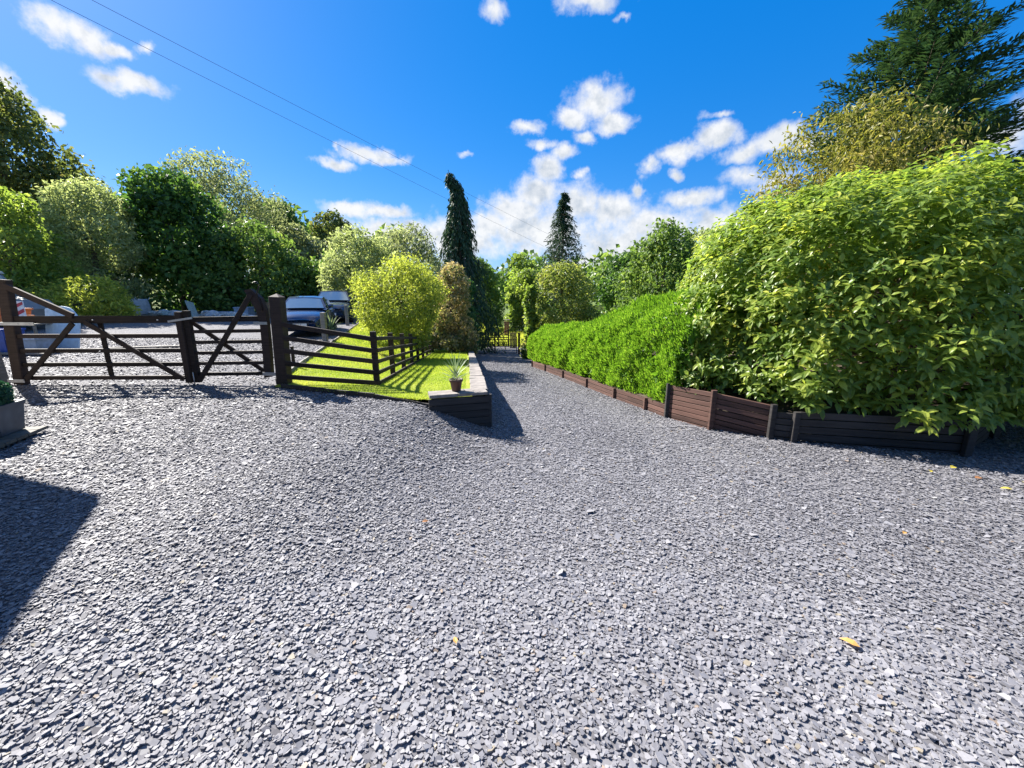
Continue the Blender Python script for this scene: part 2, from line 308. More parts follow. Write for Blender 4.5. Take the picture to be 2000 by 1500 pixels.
# gravel forecourt: columns run back to the gate, the lawn board, the wall and the right-hand fence
def fore_end(X):
    return it(X, [-30, -4.3, -1.21, -.445, -.40, 2.7, 2.74, 3.11, 3.72, 3.93, 5.64, 9.4, 30], [7.06, 7.06, 5.90, 6.16, 6.3, 6.3, 6.3, 6.1, 5.6, 5.42, 4.8, 7.1, 18])
cx = np.unique(np.round(np.concatenate([np.arange(-24, -3, .25), np.arange(-3, 0, .05), np.arange(0, 20, .25), [-4.3]]), 2)); v = np.linspace(0, 1, 70)
XX = np.repeat(cx[:, None], 70, 1); YY = -9 + (fore_end(cx)[:, None] + 9) * v[None, :]
sheet('gravel_forecourt', XX, YY, M_GRAVEL, zf=lambda x, y: np.where(y > -99, hz(x, np.minimum(y, front_y(x)-1e-4)), 0))
yy = np.linspace(6.15, 46, 160); u = np.linspace(0, 1, 24)
X2 = wall_x(yy)[:, None] + .02 + (right_x(yy)[:, None] + .22 - wall_x(yy)[:, None])*u; Y2 = np.repeat(yy[:, None], 24, 1)
sheet('gravel_drive', X2, Y2, M_GRAVEL, dz=.004, zf=lambda x, y: drive_z(y))
yy = np.linspace(7.0, 26, 90); X2 = -34 + (edge_x(yy)[:, None] + 34)*np.linspace(0, 1, 70); Y2 = np.repeat(yy[:, None], 70, 1)
sheet('gravel_yard', X2, Y2, M_GRAVEL, dz=.002, zf=lambda x, y: yard_z(x, y))
u = np.linspace(0, 1, 40); v = np.linspace(0, 1, 110)
yf = it(u, [0, .8, 1], [7.02, 5.90, 6.15])
YL = yf[None, :] + (25 - yf[None, :])*v[:, None]; XL = edge_x(YL) + .03 + (wall_x(YL) - .03 - edge_x(YL))*u[None, :]
def lawn_h(X, Y):
    s = ss(0, 1, (X-edge_x(Y)) / (fence_x(Y)-edge_x(Y))); return yard_z(X, Y)*(1-s) + lawn_z(Y)*s
sheet('lawn', XL, YL, M_LAWN, dz=.02, zf=lawn_h)
# dry earth strip at the back of the yard
yy = np.linspace(17.5, 25.5, 24); X2 = -33 + 16*np.linspace(0, 1, 40)[None, :] + 0*yy[:, None]; Y2 = np.repeat(yy[:, None], 40, 1) + np.sin(X2*.7)*.7
M_DRY = mat_ground('dry earth', [(.3, (.16, .13, .085)), (.7, (.26, .22, .155))], 2.5)
sheet('earth_yard', X2, Y2, M_DRY, dz=.012, zf=lambda x, y: yard_z(x, y))

# ------------------------------------------------------------------ slate chippings
def chips():
    def pts(n, x0, x1, y0, y1): return rng.uniform(x0, x1, n), rng.uniform(y0, y1, n)
    PX, PY, SZ = [], [], []
    def add(area_pts, size, keep):
        X, Y = area_pts; k = keep(X, Y); PX.append(X[k]); PY.append(Y[k]); SZ.append(np.full(k.sum(), size))
    fr = lambda X, Y: (np.abs(X) < 1.36*Y + 2.4) & (Y < fore_end(X) - .03)
    dd = lambda X, Y: np.hypot(np.maximum(np.abs(X)-.8, 0), Y)
    add(pts(int(4700*7.4*2.2), -3.7, 3.7, .3, 2.5), .95, lambda X, Y: fr(X, Y) & (dd(X, Y) < 2.4))
    add(pts(int(3700*10.4*3.9), -5.2, 5.2, .3, 4.2), 1.06, lambda X, Y: fr(X, Y) & (dd(X, Y) >= 2.4) & (dd(X, Y) < 4))
    add(pts(int(1700*15*6.2), -7.5, 7.5, .4, 6.6), 1.3, lambda X, Y: fr(X, Y) & (dd(X, Y) >= 4) & (dd(X, Y) < 6))
    add(pts(int(850*21*6.6), -12, 9, .6, 7.2), 1.55, lambda X, Y: fr(X, Y) & (dd(X, Y) >= 6) & (dd(X, Y) < 13))
    dr = lambda X, Y: (X > wall_x(Y)+.04) & (X < right_x(Y)-.02) & (Y > 6.28)
    add(pts(int(1000*6*6), -1.6, 3.0, 6.28, 12), 1.4, dr)
    add(pts(int(300*5*8), -2.2, 2.2, 12, 20), 2.0, dr)
    yd = lambda X, Y: (X < edge_x(Y)-.06) & (np.abs(X) < 1.35*Y+1) & (Y > 7.06)
    add(pts(int(250*14*7.5), -17, -4, 7.06, 14.5), 1.9, yd)
    X, Y, S = map(np.concatenate, (PX, PY, SZ)); n = len(X); NS = 5
    Z = np.where(Y < fore_end(X), hz(X, np.minimum(Y, front_y(X)-1e-4)), np.where(X < edge_x(Y), yard_z(X, Y), drive_z(Y)))
    a = .0122*S*rng.lognormal(0, .33, n); b = a*rng.uniform(.48, .85, n); th = rng.uniform(.003, .0075, n)*S
    big = rng.random(n) < .03; a[big] *= 1.4; b[big] *= 1.4
    ang = (np.arange(NS)/NS*2*np.pi)[None, :] + rng.uniform(-.45, .45, (n, NS)); rad = rng.uniform(.8, 1.12, (n, NS))
    lx = np.cos(ang)*rad*a[:, None]; ly = np.sin(ang)*rad*b[:, None]
    yaw = rng.uniform(0, 2*np.pi, n); tx = rng.normal(0, .15, n); ty = rng.normal(0, .15, n)
    trk = np.full(n, 9.)
    for o_ in (-.75, .75):                                              # wheel tracks swinging out of the drive: stones pressed flat
        tx_, ty_ = it(np.arange(0, 1.01, .02), [0, .35, .6, .8, 1], [-.3, .75, 1.3, 2.6, 6.5]), it(np.arange(0, 1.01, .02), [0, .35, .6, .8, 1], [18, 9.5, 5.5, 3.2, 1.6])
        nx, ny = np.gradient(ty_), -np.gradient(tx_); nl_ = np.hypot(nx, ny); qx, qy = tx_ + nx/nl_*o_, ty_ + ny/nl_*o_
        for a_, b_ in zip(qx, qy): trk = np.minimum(trk, np.hypot(X-a_, Y-b_))
    flat = 1-.6*np.exp(-(trk/.3)**2); tx *= flat; ty *= flat
    bx, by = np.cos(yaw)[:, None], np.sin(yaw)[:, None]
    wx = lx*bx - ly*by; wy = lx*by + ly*bx
    tilt = wx*tx[:, None] + wy*ty[:, None]
    lift = (rng.random(n)**1.5*.009*S + .5*np.hypot(tx, ty)*b)[:, None]
    topi = np.stack([X[:, None]+wx*.93, Y[:, None]+wy*.93, Z[:, None]+tilt+lift+th[:, None]*.6], -1)
    bot = np.stack([X[:, None]+wx, Y[:, None]+wy, Z[:, None]+tilt+lift-th[:, None]*.6], -1)
    V = np.concatenate([topi, bot], 1).reshape(-1, 3)
    base = (np.arange(n)*2*NS)[:, None]; top = base + np.arange(NS)[None, :]
    k = np.arange(NS); side = np.stack([base + NS + k, base + NS + (k+1) % NS, base + (k+1) % NS, base + k], -1)
    t = np.clip(rng.normal(.52, .16, n), .02, .94); odd = rng.random(n); t[odd < .003] = 1.0; t[(odd > .003) & (odd < .0065)] = .97
    # broad drifts of paler and darker stone
    t = np.clip(t + (.06*np.sin(X*.9+1.3*np.sin(Y*.8)) + .05*lumps(np.stack([X, Y, 0*X], 1), 2.1, 41)/2 + .05*(1-flat))*(t < .95), .0, 1)
    near = dd(X, Y) < 2.3                                              # nearer chips have upright edges, farther ones wedge-shaped undersides
    cN, cF = int(near.sum()), int((~near).sum()); w = np.concatenate([topi[near], bot[near]], 1); base = (np.arange(cN)*2*NS)[:, None]; kk = np.arange(NS)
    tN = base + kk[None, :]; sN = np.stack([base + NS + kk, base + NS + (kk+1) % NS, base + (kk+1) % NS, base + kk], -1).reshape(-1, 4)
    f4 = topi[~near][:, [0, 1, 2, 4]]; apex = f4.mean(1, keepdims=True) - np.array([0, 0, 1])*(th[~near]*1.6+.004)[:, None, None]; wf = np.concatenate([f4, apex], 1)
    bF = cN*2*NS + (np.arange(cF)*5)[:, None]; k4 = np.arange(4); tF = bF + k4[None, :]; sF = np.stack([bF + 4 + 0*k4, bF + (k4+1) % 4, bF + k4], -1).reshape(-1, 3)
    tint = np.concatenate([t[near], t[~near], np.repeat(t[near], NS), np.repeat(t[~near], 4)])
    VV = [w.reshape(-1, 3), wf.reshape(-1, 3)]; TP = [tN, tF]; SD = [sN, sF]
    o = mobj('slate_chippings', np.concatenate(VV), [TP[0], TP[1], SD[0], SD[1]], M_SLATE, tint=tint, center=False)
    tag(o, 'loose grey blue slate chippings covering the forecourt and drive', 'gravel', kind='stuff')
    return n
NCH = chips()

# ------------------------------------------------------------------ field gate and its small partner
def field_gate():
    g = thing('field_gate', 'wide dark timber five-bar gate with tall raised heel and sloping strut', 'gate', (-7.6, 7.25, 0))
    Y = 7.25; xl, xr = -8.98, -5.98
    beam('stile', (-9.10, Y, .02), (-8.96, Y+.02, 1.90), .19, .12, M_DARKWOOD, g, up=(0, 1, 0), jit=.003)
    beam('stile', (-5.975, Y, .05), (-5.965, Y, 1.34), .105, .085, M_DARKWOOD, g, up=(0, 1, 0))
    for i, z in enumerate((1.20, .905, .64, .385, .135)):
        beam('rail', (xl, Y, z+.0), (xr, Y, z+.01), .05, .13 if i == 0 else .075, M_DARKWOOD, g, jit=.002)
    beam('strut', (-8.92, Y-.04, 1.80), (-7.82, Y-.04, 1.27), .045, .10, M_DARKWOOD, g)
    beam('brace', (-8.93, Y-.055, .12), (-7.84, Y-.055, 1.14), .03, .085, M_DARKWOOD, g, up=(1, 0, 0))
    beam('brace', (-7.62, Y-.055, 1.16), (-6.03, Y-.055, .12), .03, .085, M_DARKWOOD, g)
    beam('upright', (-7.45, Y+.045, 1.14), (-7.45, Y+.045, .10), .085, .03, M_DARKWOOD, g, up=(0, 1, 0))
    beam('strap_hinge', (-9.30, Y-.07, 1.135), (-8.52, Y-.07, 1.13), .012, .055, M_METAL, g)
    beam('strap_hinge', (-9.25, Y-.08, .10), (-8.95, Y-.08, .09), .012, .06, M_METAL, g)
    for x, z in ((-8.6, 1.132), (-8.8, 1.133), (-7.45, 1.2), (-7.45, .64), (-6.3, 1.2)): beam('bolt', (x, Y-.06, z), (x, Y-.085, z), .018, .018, M_METAL, g, ch=.3)
field_gate()
def small_gate():
    g = thing('wicket_gate', 'narrow dark timber gate with crossed braces and curved horn-shaped heel', 'gate', (-5.3, 7.3, 0))
    Y = 7.28; xl, xr = -5.84, -4.48
    beam('stile', (-5.85, Y, .05), (-5.845, Y, 1.36), .105, .085, M_DARKWOOD, g, up=(0, 1, 0))
    path = [(-4.51, Y, .14), (-4.48, Y, .6), (-4.46, Y, 1.12), (-4.48, Y, 1.36), (-4.545, Y, 1.56), (-4.67, Y, 1.72)]
    V = []; w = [.07, .068, .066, .08, .095, .06]
    for (x, y, z), r in zip(path, w):
        V += [(x-r, y-.05, z-.02*(r > .07)), (x+r, y-.05, z+.02), (x+r, y+.05, z+.02), (x-r, y+.05, z-.02*(r > .07))]
    n = len(path); Q = [(i*4+k, i*4+(k+1) % 4, i*4+4+(k+1) % 4, i*4+4+k) for i in range(n-1) for k in range(4)] + [(3, 2, 1, 0), (n*4-4, n*4-3, n*4-2, n*4-1)]
    mobj('stile', V, [Q], M_DARKWOOD, g)
    for i, z in enumerate((1.20, .985, .79, .595, .40, .20)):
        beam('rail', (xl, Y, z), (xr, Y, z+.02), .045, .095 if i == 0 else .062, M_DARKWOOD, g, jit=.002)
    beam('brace', (-5.78, Y-.05, .08), (-4.60, Y-.05, 1.66), .03, .085, M_DARKWOOD, g, up=(1, 0, 0))
    beam('brace', (-5.80, Y+.05, 1.14), (-4.56, Y+.05, .20), .03, .075, M_DARKWOOD, g)
    tube('latch_hook', [(-4.44, Y-.06, 1.36), (-4.46, Y-.06, 1.50), (-4.50, Y-.06, 1.66), (-4.44, Y-.06, 1.80), (-4.48, Y-.06, 1.86), (-4.53, Y-.06, 1.85)], .011, M_BLACKMETAL, g)
    beam('latch_bar', (-6.14, Y-.08, 1.17), (-5.70, Y-.08, 1.235), .012, .035, M_METAL, g)
    beam('strap_hinge', (-4.62, Y-.07, 1.14), (-4.38, Y-.07, 1.14), .012, .05, M_METAL, g)
    beam('strap_hinge', (-4.58, Y-.07, .22), (-4.32, Y-.07, .21), .012, .06, M_METAL, g)
    tube('drop_bolt', [(-5.86, Y-.07, .25), (-5.86, Y-.07, .01)], .009, M_METAL, g)
small_gate()
p = beam('gate_post', (-4.23, 7.25, -.25), (-4.17, 7.25, 1.60), .20, .20, M_DARKWOOD, None, ch=.06, up=(0, 1, 0), top=.06)
tag(p, 'thick dark square gate post with pyramid cap left of the lawn fence', 'post')
p = beam('gate_post', (-9.42, 7.18, -.2), (-9.50, 7.18, 1.25), .2, .2, M_PALEWOOD, None, up=(0, 1, 0), top=.04)
tag(p, 'weathered grey gate post at the left edge behind the topiary', 'post')

# ------------------------------------------------------------------ post and rail fence along the lawn
def rail_fence():
    f = thing('rail_fence', 'dark post and rail fence running down the sloping lawn', 'fence', (-2.46, 7.12, 0))
    posts = [(float(fence_x(y)), y) for y in (7.12, 8.85, 10.6, 12.4, 14.2, 16.1, 18.0, 20.0, 22.0)]
    zs = [float(lawn_z(y)) for _, y in posts]
    for (x, y), z in zip(posts, zs):
        beam('post', (x+.0, y, z-.15), (x-.01, y, z+1.0+random.uniform(-.015, .015)), .10, .075, M_DARKWOOD, f, up=(0, 1, 0), jit=.003)
    for i in range(len(posts)-1):
        (x0, y0), (x1, y1) = posts[i], posts[i+1]
        for h in (.87, .66, .46, .26, .07):
            beam('rail', (x0+.055, y0-.03, zs[i]+h), (x1+.055, y1+.03, zs[i+1]+h+random.uniform(-.01, .01)), .032, .07, M_DARKWOOD, f, jit=.002)
    for a, b in zip((1.13, .895, .655, .425, .175), (.86, .655, .465, .265, .075)):
        beam('rail', (-4.16, 7.17, a), (-2.40, 7.07, b), .034, .082, M_DARKWOOD, f, jit=.002)
rail_fence()

# ------------------------------------------------------------------ lawn edging, front wall and coping
def lawn_edging():
    e = thing('lawn_edging', 'low dark timber board edging the front of the lawn', 'edging', (-2.7, 6.4, 0))
    pts = [(-4.13, 6.98), (-3.2, 6.62), (-2.2, 6.23), (-1.19, 5.84)]
    for (x0, y0), (x1, y1) in zip(pts, pts[1:]):
        z0, z1 = float(hz(x0, y0-.1)), float(hz(x1, y1-.1)); beam('board', (x0, y0, z0-.02), (x1-.01, y1+.004, z1-.01), .03, .20, M_BLACKBOARD, e)
    e2 = thing('bank_edging', 'thin pale timber edging between yard gravel and grass bank', 'edging', (-6, 14, 0))
    ys = np.linspace(7.3, 25, 9)
    for y0, y1 in zip(ys, ys[1:]):
        x0, x1 = float(edge_x(y0)), float(edge_x(y1))
        beam('board', (x0, y0, float(yard_z(x0, y0))+.0), (x1, y1-.02, float(yard_z(x1, y1))+.0), .04, .20, M_PALEWOOD, e2)
lawn_edging()
def retaining_wall():
    w = thing('retaining_wall', 'timber clad retaining wall with pale stone coping beside the sunken drive', 'wall', (-.8, 6, -.4))
    # front boards
    z = .10; k = 0
    while z > -.6:
        beam('board', (-1.25, 5.80, z-.056), (-.36, 6.06, z-.056), .04, .104, M_BLACKBOARD, w, ch=.06, jit=.001); z -= .112; k += 1
    beam('post', (-.355, 6.075, -.7), (-.355, 6.075, .115), .07, .06, M_BLACKBOARD, w, up=(0, 1, 0))
    # side boards down the drive
    ys = np.linspace(6.12, 22, 8)
    for y0, y1 in zip(ys, ys[1:]):
        x0, x1 = float(wall_x(y0))+.06, float(wall_x(y1))+.06; t0, t1 = float(lawn_z(y0))+.05, float(lawn_z(y1))+.05
        for k in range(5):
            a, b = t0-.06-.115*k, t1-.06-.115*k
            if max(a-float(drive_z(y0)), b-float(drive_z(y1))) < -.08: break
            beam('board', (x0, y0, a), (x1, y1-.012, b), .04, .108, M_BLACKBOARD, w, ch=.06)
    # coping stones
    y = 6.22
    while y < 22:
        L = random.uniform(.42, .62); y1 = min(y+L, 22.2)
        x0, x1 = float(wall_x(y)), float(wall_x(y1)); z0, z1 = float(lawn_z(y))+.085, float(lawn_z(y1))+.085
        o = beam('coping_stone', (x0-.07, y+.006, z0), (x1-.07, y1-.006, z1), .265+random.uniform(-.02, .02), .075, M_STONE, w, ch=.12, jit=.006)
        y = y1
    for a, b in ((-1.27, -.86), (-.85, -.42)):
        ya, yb = 5.80+.292*(a+1.25), 5.80+.292*(b+1.25)
        beam('coping_stone', (a, ya+.12, .14), (b, yb+.12, .14), .30, .05, M_STONE, w, ch=.12, jit=.004)
retaining_wall()

# ------------------------------------------------------------------ planked retaining fence of the right-hand bed
def bed_fence():
    f = thing('bed_fence', 'brown planked retaining fence holding up the hedge bed along the drive', 'fence', (3.1, 6.0, -.45))
    def panel(p0, p1, top0, top1, bh, n, mat, postm, lean=0.):
        (x0, y0), (x1, y1) = p0, p1
        for k in range(n):
            a, b = top0-bh*(k+.5), top1-bh*(k+.5)
            beam('board', (x0, y0+.02, a), (x1, y1+.02, b), .028, bh-.012, mat, f, ch=.1, jit=.0015)
        
    def post(x, y, zt, zb, mat, w=.075): beam('post', (x, y-.03, zb-.15), (x, y-.03, zt), w, .06, mat, f, up=(0, 1, 0), ch=.1)
    # low run beside the drive
    low = FP[4:]
    for (a, b) in zip(low, low[1:]):
        za, zb = float(drive_z(a[1])), float(drive_z(b[1])); panel(a, b, za+.235, zb+.235, .085, 3, M_BOARD, None)
    for x, y in low[1:]: post(x-.02, y, float(drive_z(y))+.25, float(drive_z(y)), M_BOARD, .06)
    zg = lambda p: float(drive_z(p[1]))
    panel(FP[4], FP[3], .10, .16, .082, 8, M_BOARD, None)
    panel(FP[3], FP[2], .16, .09, .082, 7, M_BOARD, None)
    panel(FP[2], FP[1], .0, .02, .09, 5, M_BLACKBOARD, None)
    panel(FP[1], FP[0], .05, .13, .105, 5, M_BLACKBOARD, None)
    post(FP[4][0], FP[4][1], .13, zg(FP[4]), M_BLACKBOARD); post(FP[3][0], FP[3][1], .20, zg(FP[3]), M_BOARD)
    post(FP[2][0], FP[2][1], .11, zg(FP[2]), M_BLACKBOARD); post(FP[1][0], FP[1][1], .05, zg(FP[1]), M_BLACKBOARD)
    post(FP[0][0], FP[0][1], .155, zg(FP[0]), M_BLACKBOARD, .1)
    side = [(5.68, 4.72), (7.0, 5.55), (8.4, 6.45), (10.4, 7.7)]
    for a, b in zip(side, side[1:]):
        panel(a, b, .13, .13 if b[0] < 9 else .1, .105, 6, M_BLACKBOARD, None); post(b[0], b[1]-.02, .16, zg(b), M_BLACKBOARD, .09)
bed_fence()
# soil of the bed
bx = np.linspace(0, 1, 30); 
ys = np.linspace(5.1, 26, 60); XB = right_x(ys)[:, None] + .06 + (14 - right_x(ys)[:, None])*bx[None, :]**1.6; YB = np.repeat(ys[:, None], 30, 1)
YB = np.maximum(YB, fore_end(np.minimum(XB, 12)) - .62 + .75)
sheet('soil_bed', XB, YB, M_SOIL, zf=lambda x, y: drive_z(y) + .2 + np.clip((x-right_x(y))*.35, 0, .35) + np.clip((x-right_x(y)-1)*.1, 0, .9))

# ------------------------------------------------------------------ foliage tools
def unit(a): return a / np.maximum(1e-9, np.linalg.norm(a, axis=-1, keepdims=True))
def rdir(n):
    return unit(rng.normal(size=(n, 3)))
def leaf_arrays(P, A, Nn, L, W, kind='diamond'):
    """P base points, A long axis, Nn face normal; returns V, face arrays, faces per leaf"""
    A = unit(A); S = unit(np.cross(A, Nn)); Nn = np.cross(S, A); n = len(P); L = np.broadcast_to(L, n)[:, None]; W = np.broadcast_to(W, n)[:, None]
    if kind == 'diamond':
        V = np.stack([P, P + A*L*.45 + S*W*.5 + Nn*W*.12, P + A*L - Nn*L*.1, P + A*L*.45 - S*W*.5 + Nn*W*.12], 1); b = (np.arange(n)*4)[:, None]
        return V.reshape(-1, 3), [np.concatenate([b+[0, 1, 2], b+[0, 2, 3]], 1).reshape(-1, 3)], 2
    if kind == 'blade':
        V = np.stack([P - S*W*.5, P + S*W*.5, P + A*L], 1); b = (np.arange(n)*3)[:, None]
        return V.reshape(-1, 3), [b + [0, 1, 2]], 1
    # broad leaf: curved midrib, raised halves
    V = np.stack([P, P + A*L*.33 + Nn*L*.03, P + A*L*.68 - Nn*L*.01, P + A*L*.98 - Nn*L*.13,
                  P + A*L*.30 + S*W*.5 + Nn*W*.16, P + A*L*.64 + S*W*.42 + Nn*W*.10,
                  P + A*L*.30 - S*W*.5 + Nn*W*.16, P + A*L*.64 - S*W*.42 + Nn*W*.10], 1); b = (np.arange(n)*8)[:, None]
    T = np.stack([b+[0, 4, 1], b+[0, 1, 6], b+[2, 5, 3], b+[2, 3, 7]], 1).reshape(-1, 3)
    Q = np.stack([b+[1, 4, 5, 2], b+[1, 2, 7, 6]], 1).reshape(-1, 4)
    return V.reshape(-1, 3), [T, Q], (4, 2)
def foliage(name, P, A, Nn, L, W, tint, mat, parent, kind='diamond'):
    V, F, k = leaf_arrays(P, A, Nn, L, W, kind)
    t = np.concatenate([np.repeat(tint, k[0]), np.repeat(tint, k[1])]) if isinstance(k, tuple) else np.repeat(tint, k)
    o = mobj(name, V, F, mat, parent, tint=np.clip(t, 0, 1), center=False)
    return o
def lobe_cloud(lobes, n, shell=.35):
    lobes = np.asarray(lobes); w = (lobes[:, 3]*lobes[:, 4]*lobes[:, 5])**(2/3); i = rng.choice(len(lobes), int(n*1.8), p=w/w.sum())
    d = rdir(len(i)); r = 1 - shell*rng.random(len(i))**1.6; P = lobes[i, :3] + d*lobes[i, 3:6]*r[:, None]
    N = unit(d/lobes[i, 3:6]); keep = np.ones(len(P), bool)
    for k, l in enumerate(lobes):
        q = (((P-l[:3])/l[3:6])**2).sum(1); keep &= ~((q < .42) & (i != k))
    P, N, i = P[keep][:n], N[keep][:n], i[keep][:n]
    return P, N, i
def trunk_mesh(base, top, r, limbs, seed, mat=None, parent=None, lean=0.):
    rr = random.Random(seed); b, t = Vector(base), Vector(top); H = (t-b).length
    path = [b.lerp(t, k/5) + Vector((rr.uniform(-1, 1), rr.uniform(-1, 1), 0))*H*.015*(k > 0) for k in range(6)]
    parts = [tube_arrays(path, [r*(1.25-1.05*k/5) for k in range(6)], 8)]
    for k, e in enumerate(limbs):
        e = Vector(e); f = rr.uniform(.25, .7); p0 = b.lerp(t, f); m = p0.lerp(e, .5) + Vector((0, 0, H*.04)); rl = r*(1-f)*.65
        parts.append(tube_arrays([p0, p0.lerp(m, .6), m, e], [rl, rl*.75, rl*.55, rl*.2], 6))
    V, Q = merge(parts); return mobj('trunk', V, [Q], mat or M_BARK, parent, smooth=True)
TREES = []
def tree(name, label, cat, x, y, base, top, rx, mat, n, leaf=(.24, .12), lo=.05, prof='dome', nl=34, lob=.34, gap=.25, up=.15, group=None, seed=1, ry=None, out=.6, trunk=.16, hang=0., ts=0.):
    """broadleaved tree or shrub: trunk with limbs, crown of leaf clumps"""
    r = np.random.default_rng(seed); ry = ry or rx; H = top-base
    root = thing(name, label, cat, (x, y, base), group)
    h = lo + (1-lo)*r.random(nl)**.85
    wid = {'dome': np.sqrt(np.clip(1-h**2.4, 0, 1)), 'round': np.sqrt(np.clip(1-(2*(h-lo)/(1-lo)-1)**2, .02, 1)), 'tall': np.clip(1.15-h, .12, .8)**.6, 'ball': np.sqrt(np.clip(1-((h-.42)/.60)**2, .02, 1))}[prof]
    a = r.uniform(0, 2*np.pi, nl); q = np.sqrt(r.random(nl))*.5+.5; lr = lob*r.uniform(.65, 1.25, nl); q = q*(1-lr*.72)
    c = np.stack([x + np.cos(a)*q*wid*rx, y + np.sin(a)*q*wid*ry, base + h*H - lr*rx*.55], 1)
    lz = lr*rx*r.uniform(.7, .95, nl); c[:, 2] = np.clip(c[:, 2], base + lz*.75, top - lz)
    lobes = np.concatenate([c, (lr*rx)[:, None], (lr*rx)[:, None], lz[:, None]], 1)
    core = np.array([[x, y, base+H*(.5+lo*.45), rx*.62, ry*.62, H*.40*(1-lo)]]); lobes = np.concatenate([lobes, core])
    P, N, i = lobe_cloud(lobes, int(n*1.2)); leaf = (leaf[0]*.98, leaf[1]*1.05); f = lumps(P, 2.2/rx, seed+5); k = (f > np.quantile(f, gap*.5)) | (rng.random(len(P)) < .3)
    P, N, i = P[k], N[k], i[k]; m = len(P)
    P = P + rng.normal(0, .04*rx, (m, 3)) + N*(np.where(rng.random(m) < .12, rng.random(m)*.12*rx, 0))[:, None]*np.array([1, 1, .8]); P[:, 2] = np.maximum(P[:, 2], base+.03)
    nn = unit(N*out + rdir(m)*.75 + np.array([0, 0, up])); A = unit(np.cross(nn, rdir(m)) + np.array([0, 0, -.25-hang]))
    s = rng.uniform(.7, 1.3, m); off = r.normal(0, .13, len(lobes))
    tint = np.clip(rng.normal(.45+ts, .17, m) + off[i], 0, 1)
    foliage('crown', P, A, nn, leaf[0]*s, leaf[1]*s, tint, mat, root)
    limbs = [tuple(v) for v in c[r.choice(nl, min(9, nl), replace=False)]]
    trunk_mesh((x, y, base-.1), (x+r.uniform(-.1, .1)*rx, y, base+H*.78), trunk, limbs, seed, parent=root)
    return root
def bright(cols, k): return [tuple(min(.62, v*k) for v in c) for c in cols]
LF = dict(
    dark=mat_leaf('dark leaf', bright([(.012, .030, .008), (.028, .062, .014), (.055, .105, .022), (.12, .16, .03)], 2), 0.34),
    olive=mat_leaf('olive leaf', bright([(.030, .042, .014), (.060, .080, .024), (.11, .125, .04), (.17, .15, .06)], 1.5), 0.38),
    mid=mat_leaf('mid leaf', bright([(.030, .056, .016), (.062, .105, .026), (.11, .165, .038), (.20, .24, .06)], 1.6), 0.4),
    fresh=mat_leaf('fresh leaf', bright([(.06, .095, .02), (.12, .175, .035), (.19, .25, .05), (.28, .33, .08)], 1.3), 0.48),
    pale=mat_leaf('pale willow leaf', bright([(.075, .095, .045), (.15, .175, .085), (.22, .25, .13), (.31, .33, .20)], 1.7), 0.48),
    silver=mat_leaf('silver willow leaf', bright([(.05, .065, .035), (.10, .12, .065), (.16, .175, .10), (.24, .25, .16)], 1.8), 0.45),
    yellow=mat_leaf('yellow green leaf', bright([(.09, .115, .03), (.17, .20, .04), (.26, .285, .05), (.37, .37, .08)], 1.5), 0.5),
    bronze=mat_leaf('bronze leaf', bright([(.035, .055, .018), (.09, .11, .04), (.23, .19, .10), (.42, .32, .21)], 1.5), 0.4),
    tan=mat_leaf('tan tipped leaf', [(.07, .09, .02), (.17, .18, .035), (.30, .27, .07), (.46, .36, .18)], .4),
    gold=mat_leaf('golden leaf', bright([(.05, .085, .02), (.11, .145, .035), (.21, .235, .06), (.35, .33, .12)], 1.4), 0.42),
    laurel=mat_leaf('laurel leaf', [(.10, .175, .04), (.215, .295, .055), (.38, .425, .07), (.58, .57, .10)], .48, rough=.38, spec=.35, tgain=1.6),
    hedge=mat_leaf('hedge leaf', [(.065, .145, .015), (.13, .26, .022), (.205, .36, .032), (.31, .44, .065)], .38, rough=.5),
    ivy=mat_leaf('ivy leaf', bright([(.012, .045, .02), (.025, .08, .03), (.05, .12, .035), (.10, .18, .05)], 1.5), .2),
    fir=mat_leaf('fir needle', bright([(.012, .032, .020), (.025, .060, .030), (.050, .095, .035), (.09, .13, .045)], 1.3), .15, rough=.6),
    weep=mat_leaf('cypress spray', bright([(.010, .024, .014), (.020, .045, .024), (.038, .070, .034), (.06, .085, .045)], 1.5), .15, rough=.6),
    grass=mat_leaf('grass blade', bright([(.115, .175, .022), (.195, .26, .032), (.285, .325, .05), (.40, .36, .12)], 1.4), .35, rough=.6, spec=.3),
    yucca=mat_leaf('yucca blade', [(.10, .16, .09), (.20, .27, .16), (.32, .38, .25)], .2, rough=.5),
    box=mat_leaf('box leaf', [(.012, .05, .03), (.03, .10, .055), (.07, .17, .09)], .25),
    core=mat_leaf('inner twig', [(.014, .018, .008), (.03, .03, .014)], .05),
)

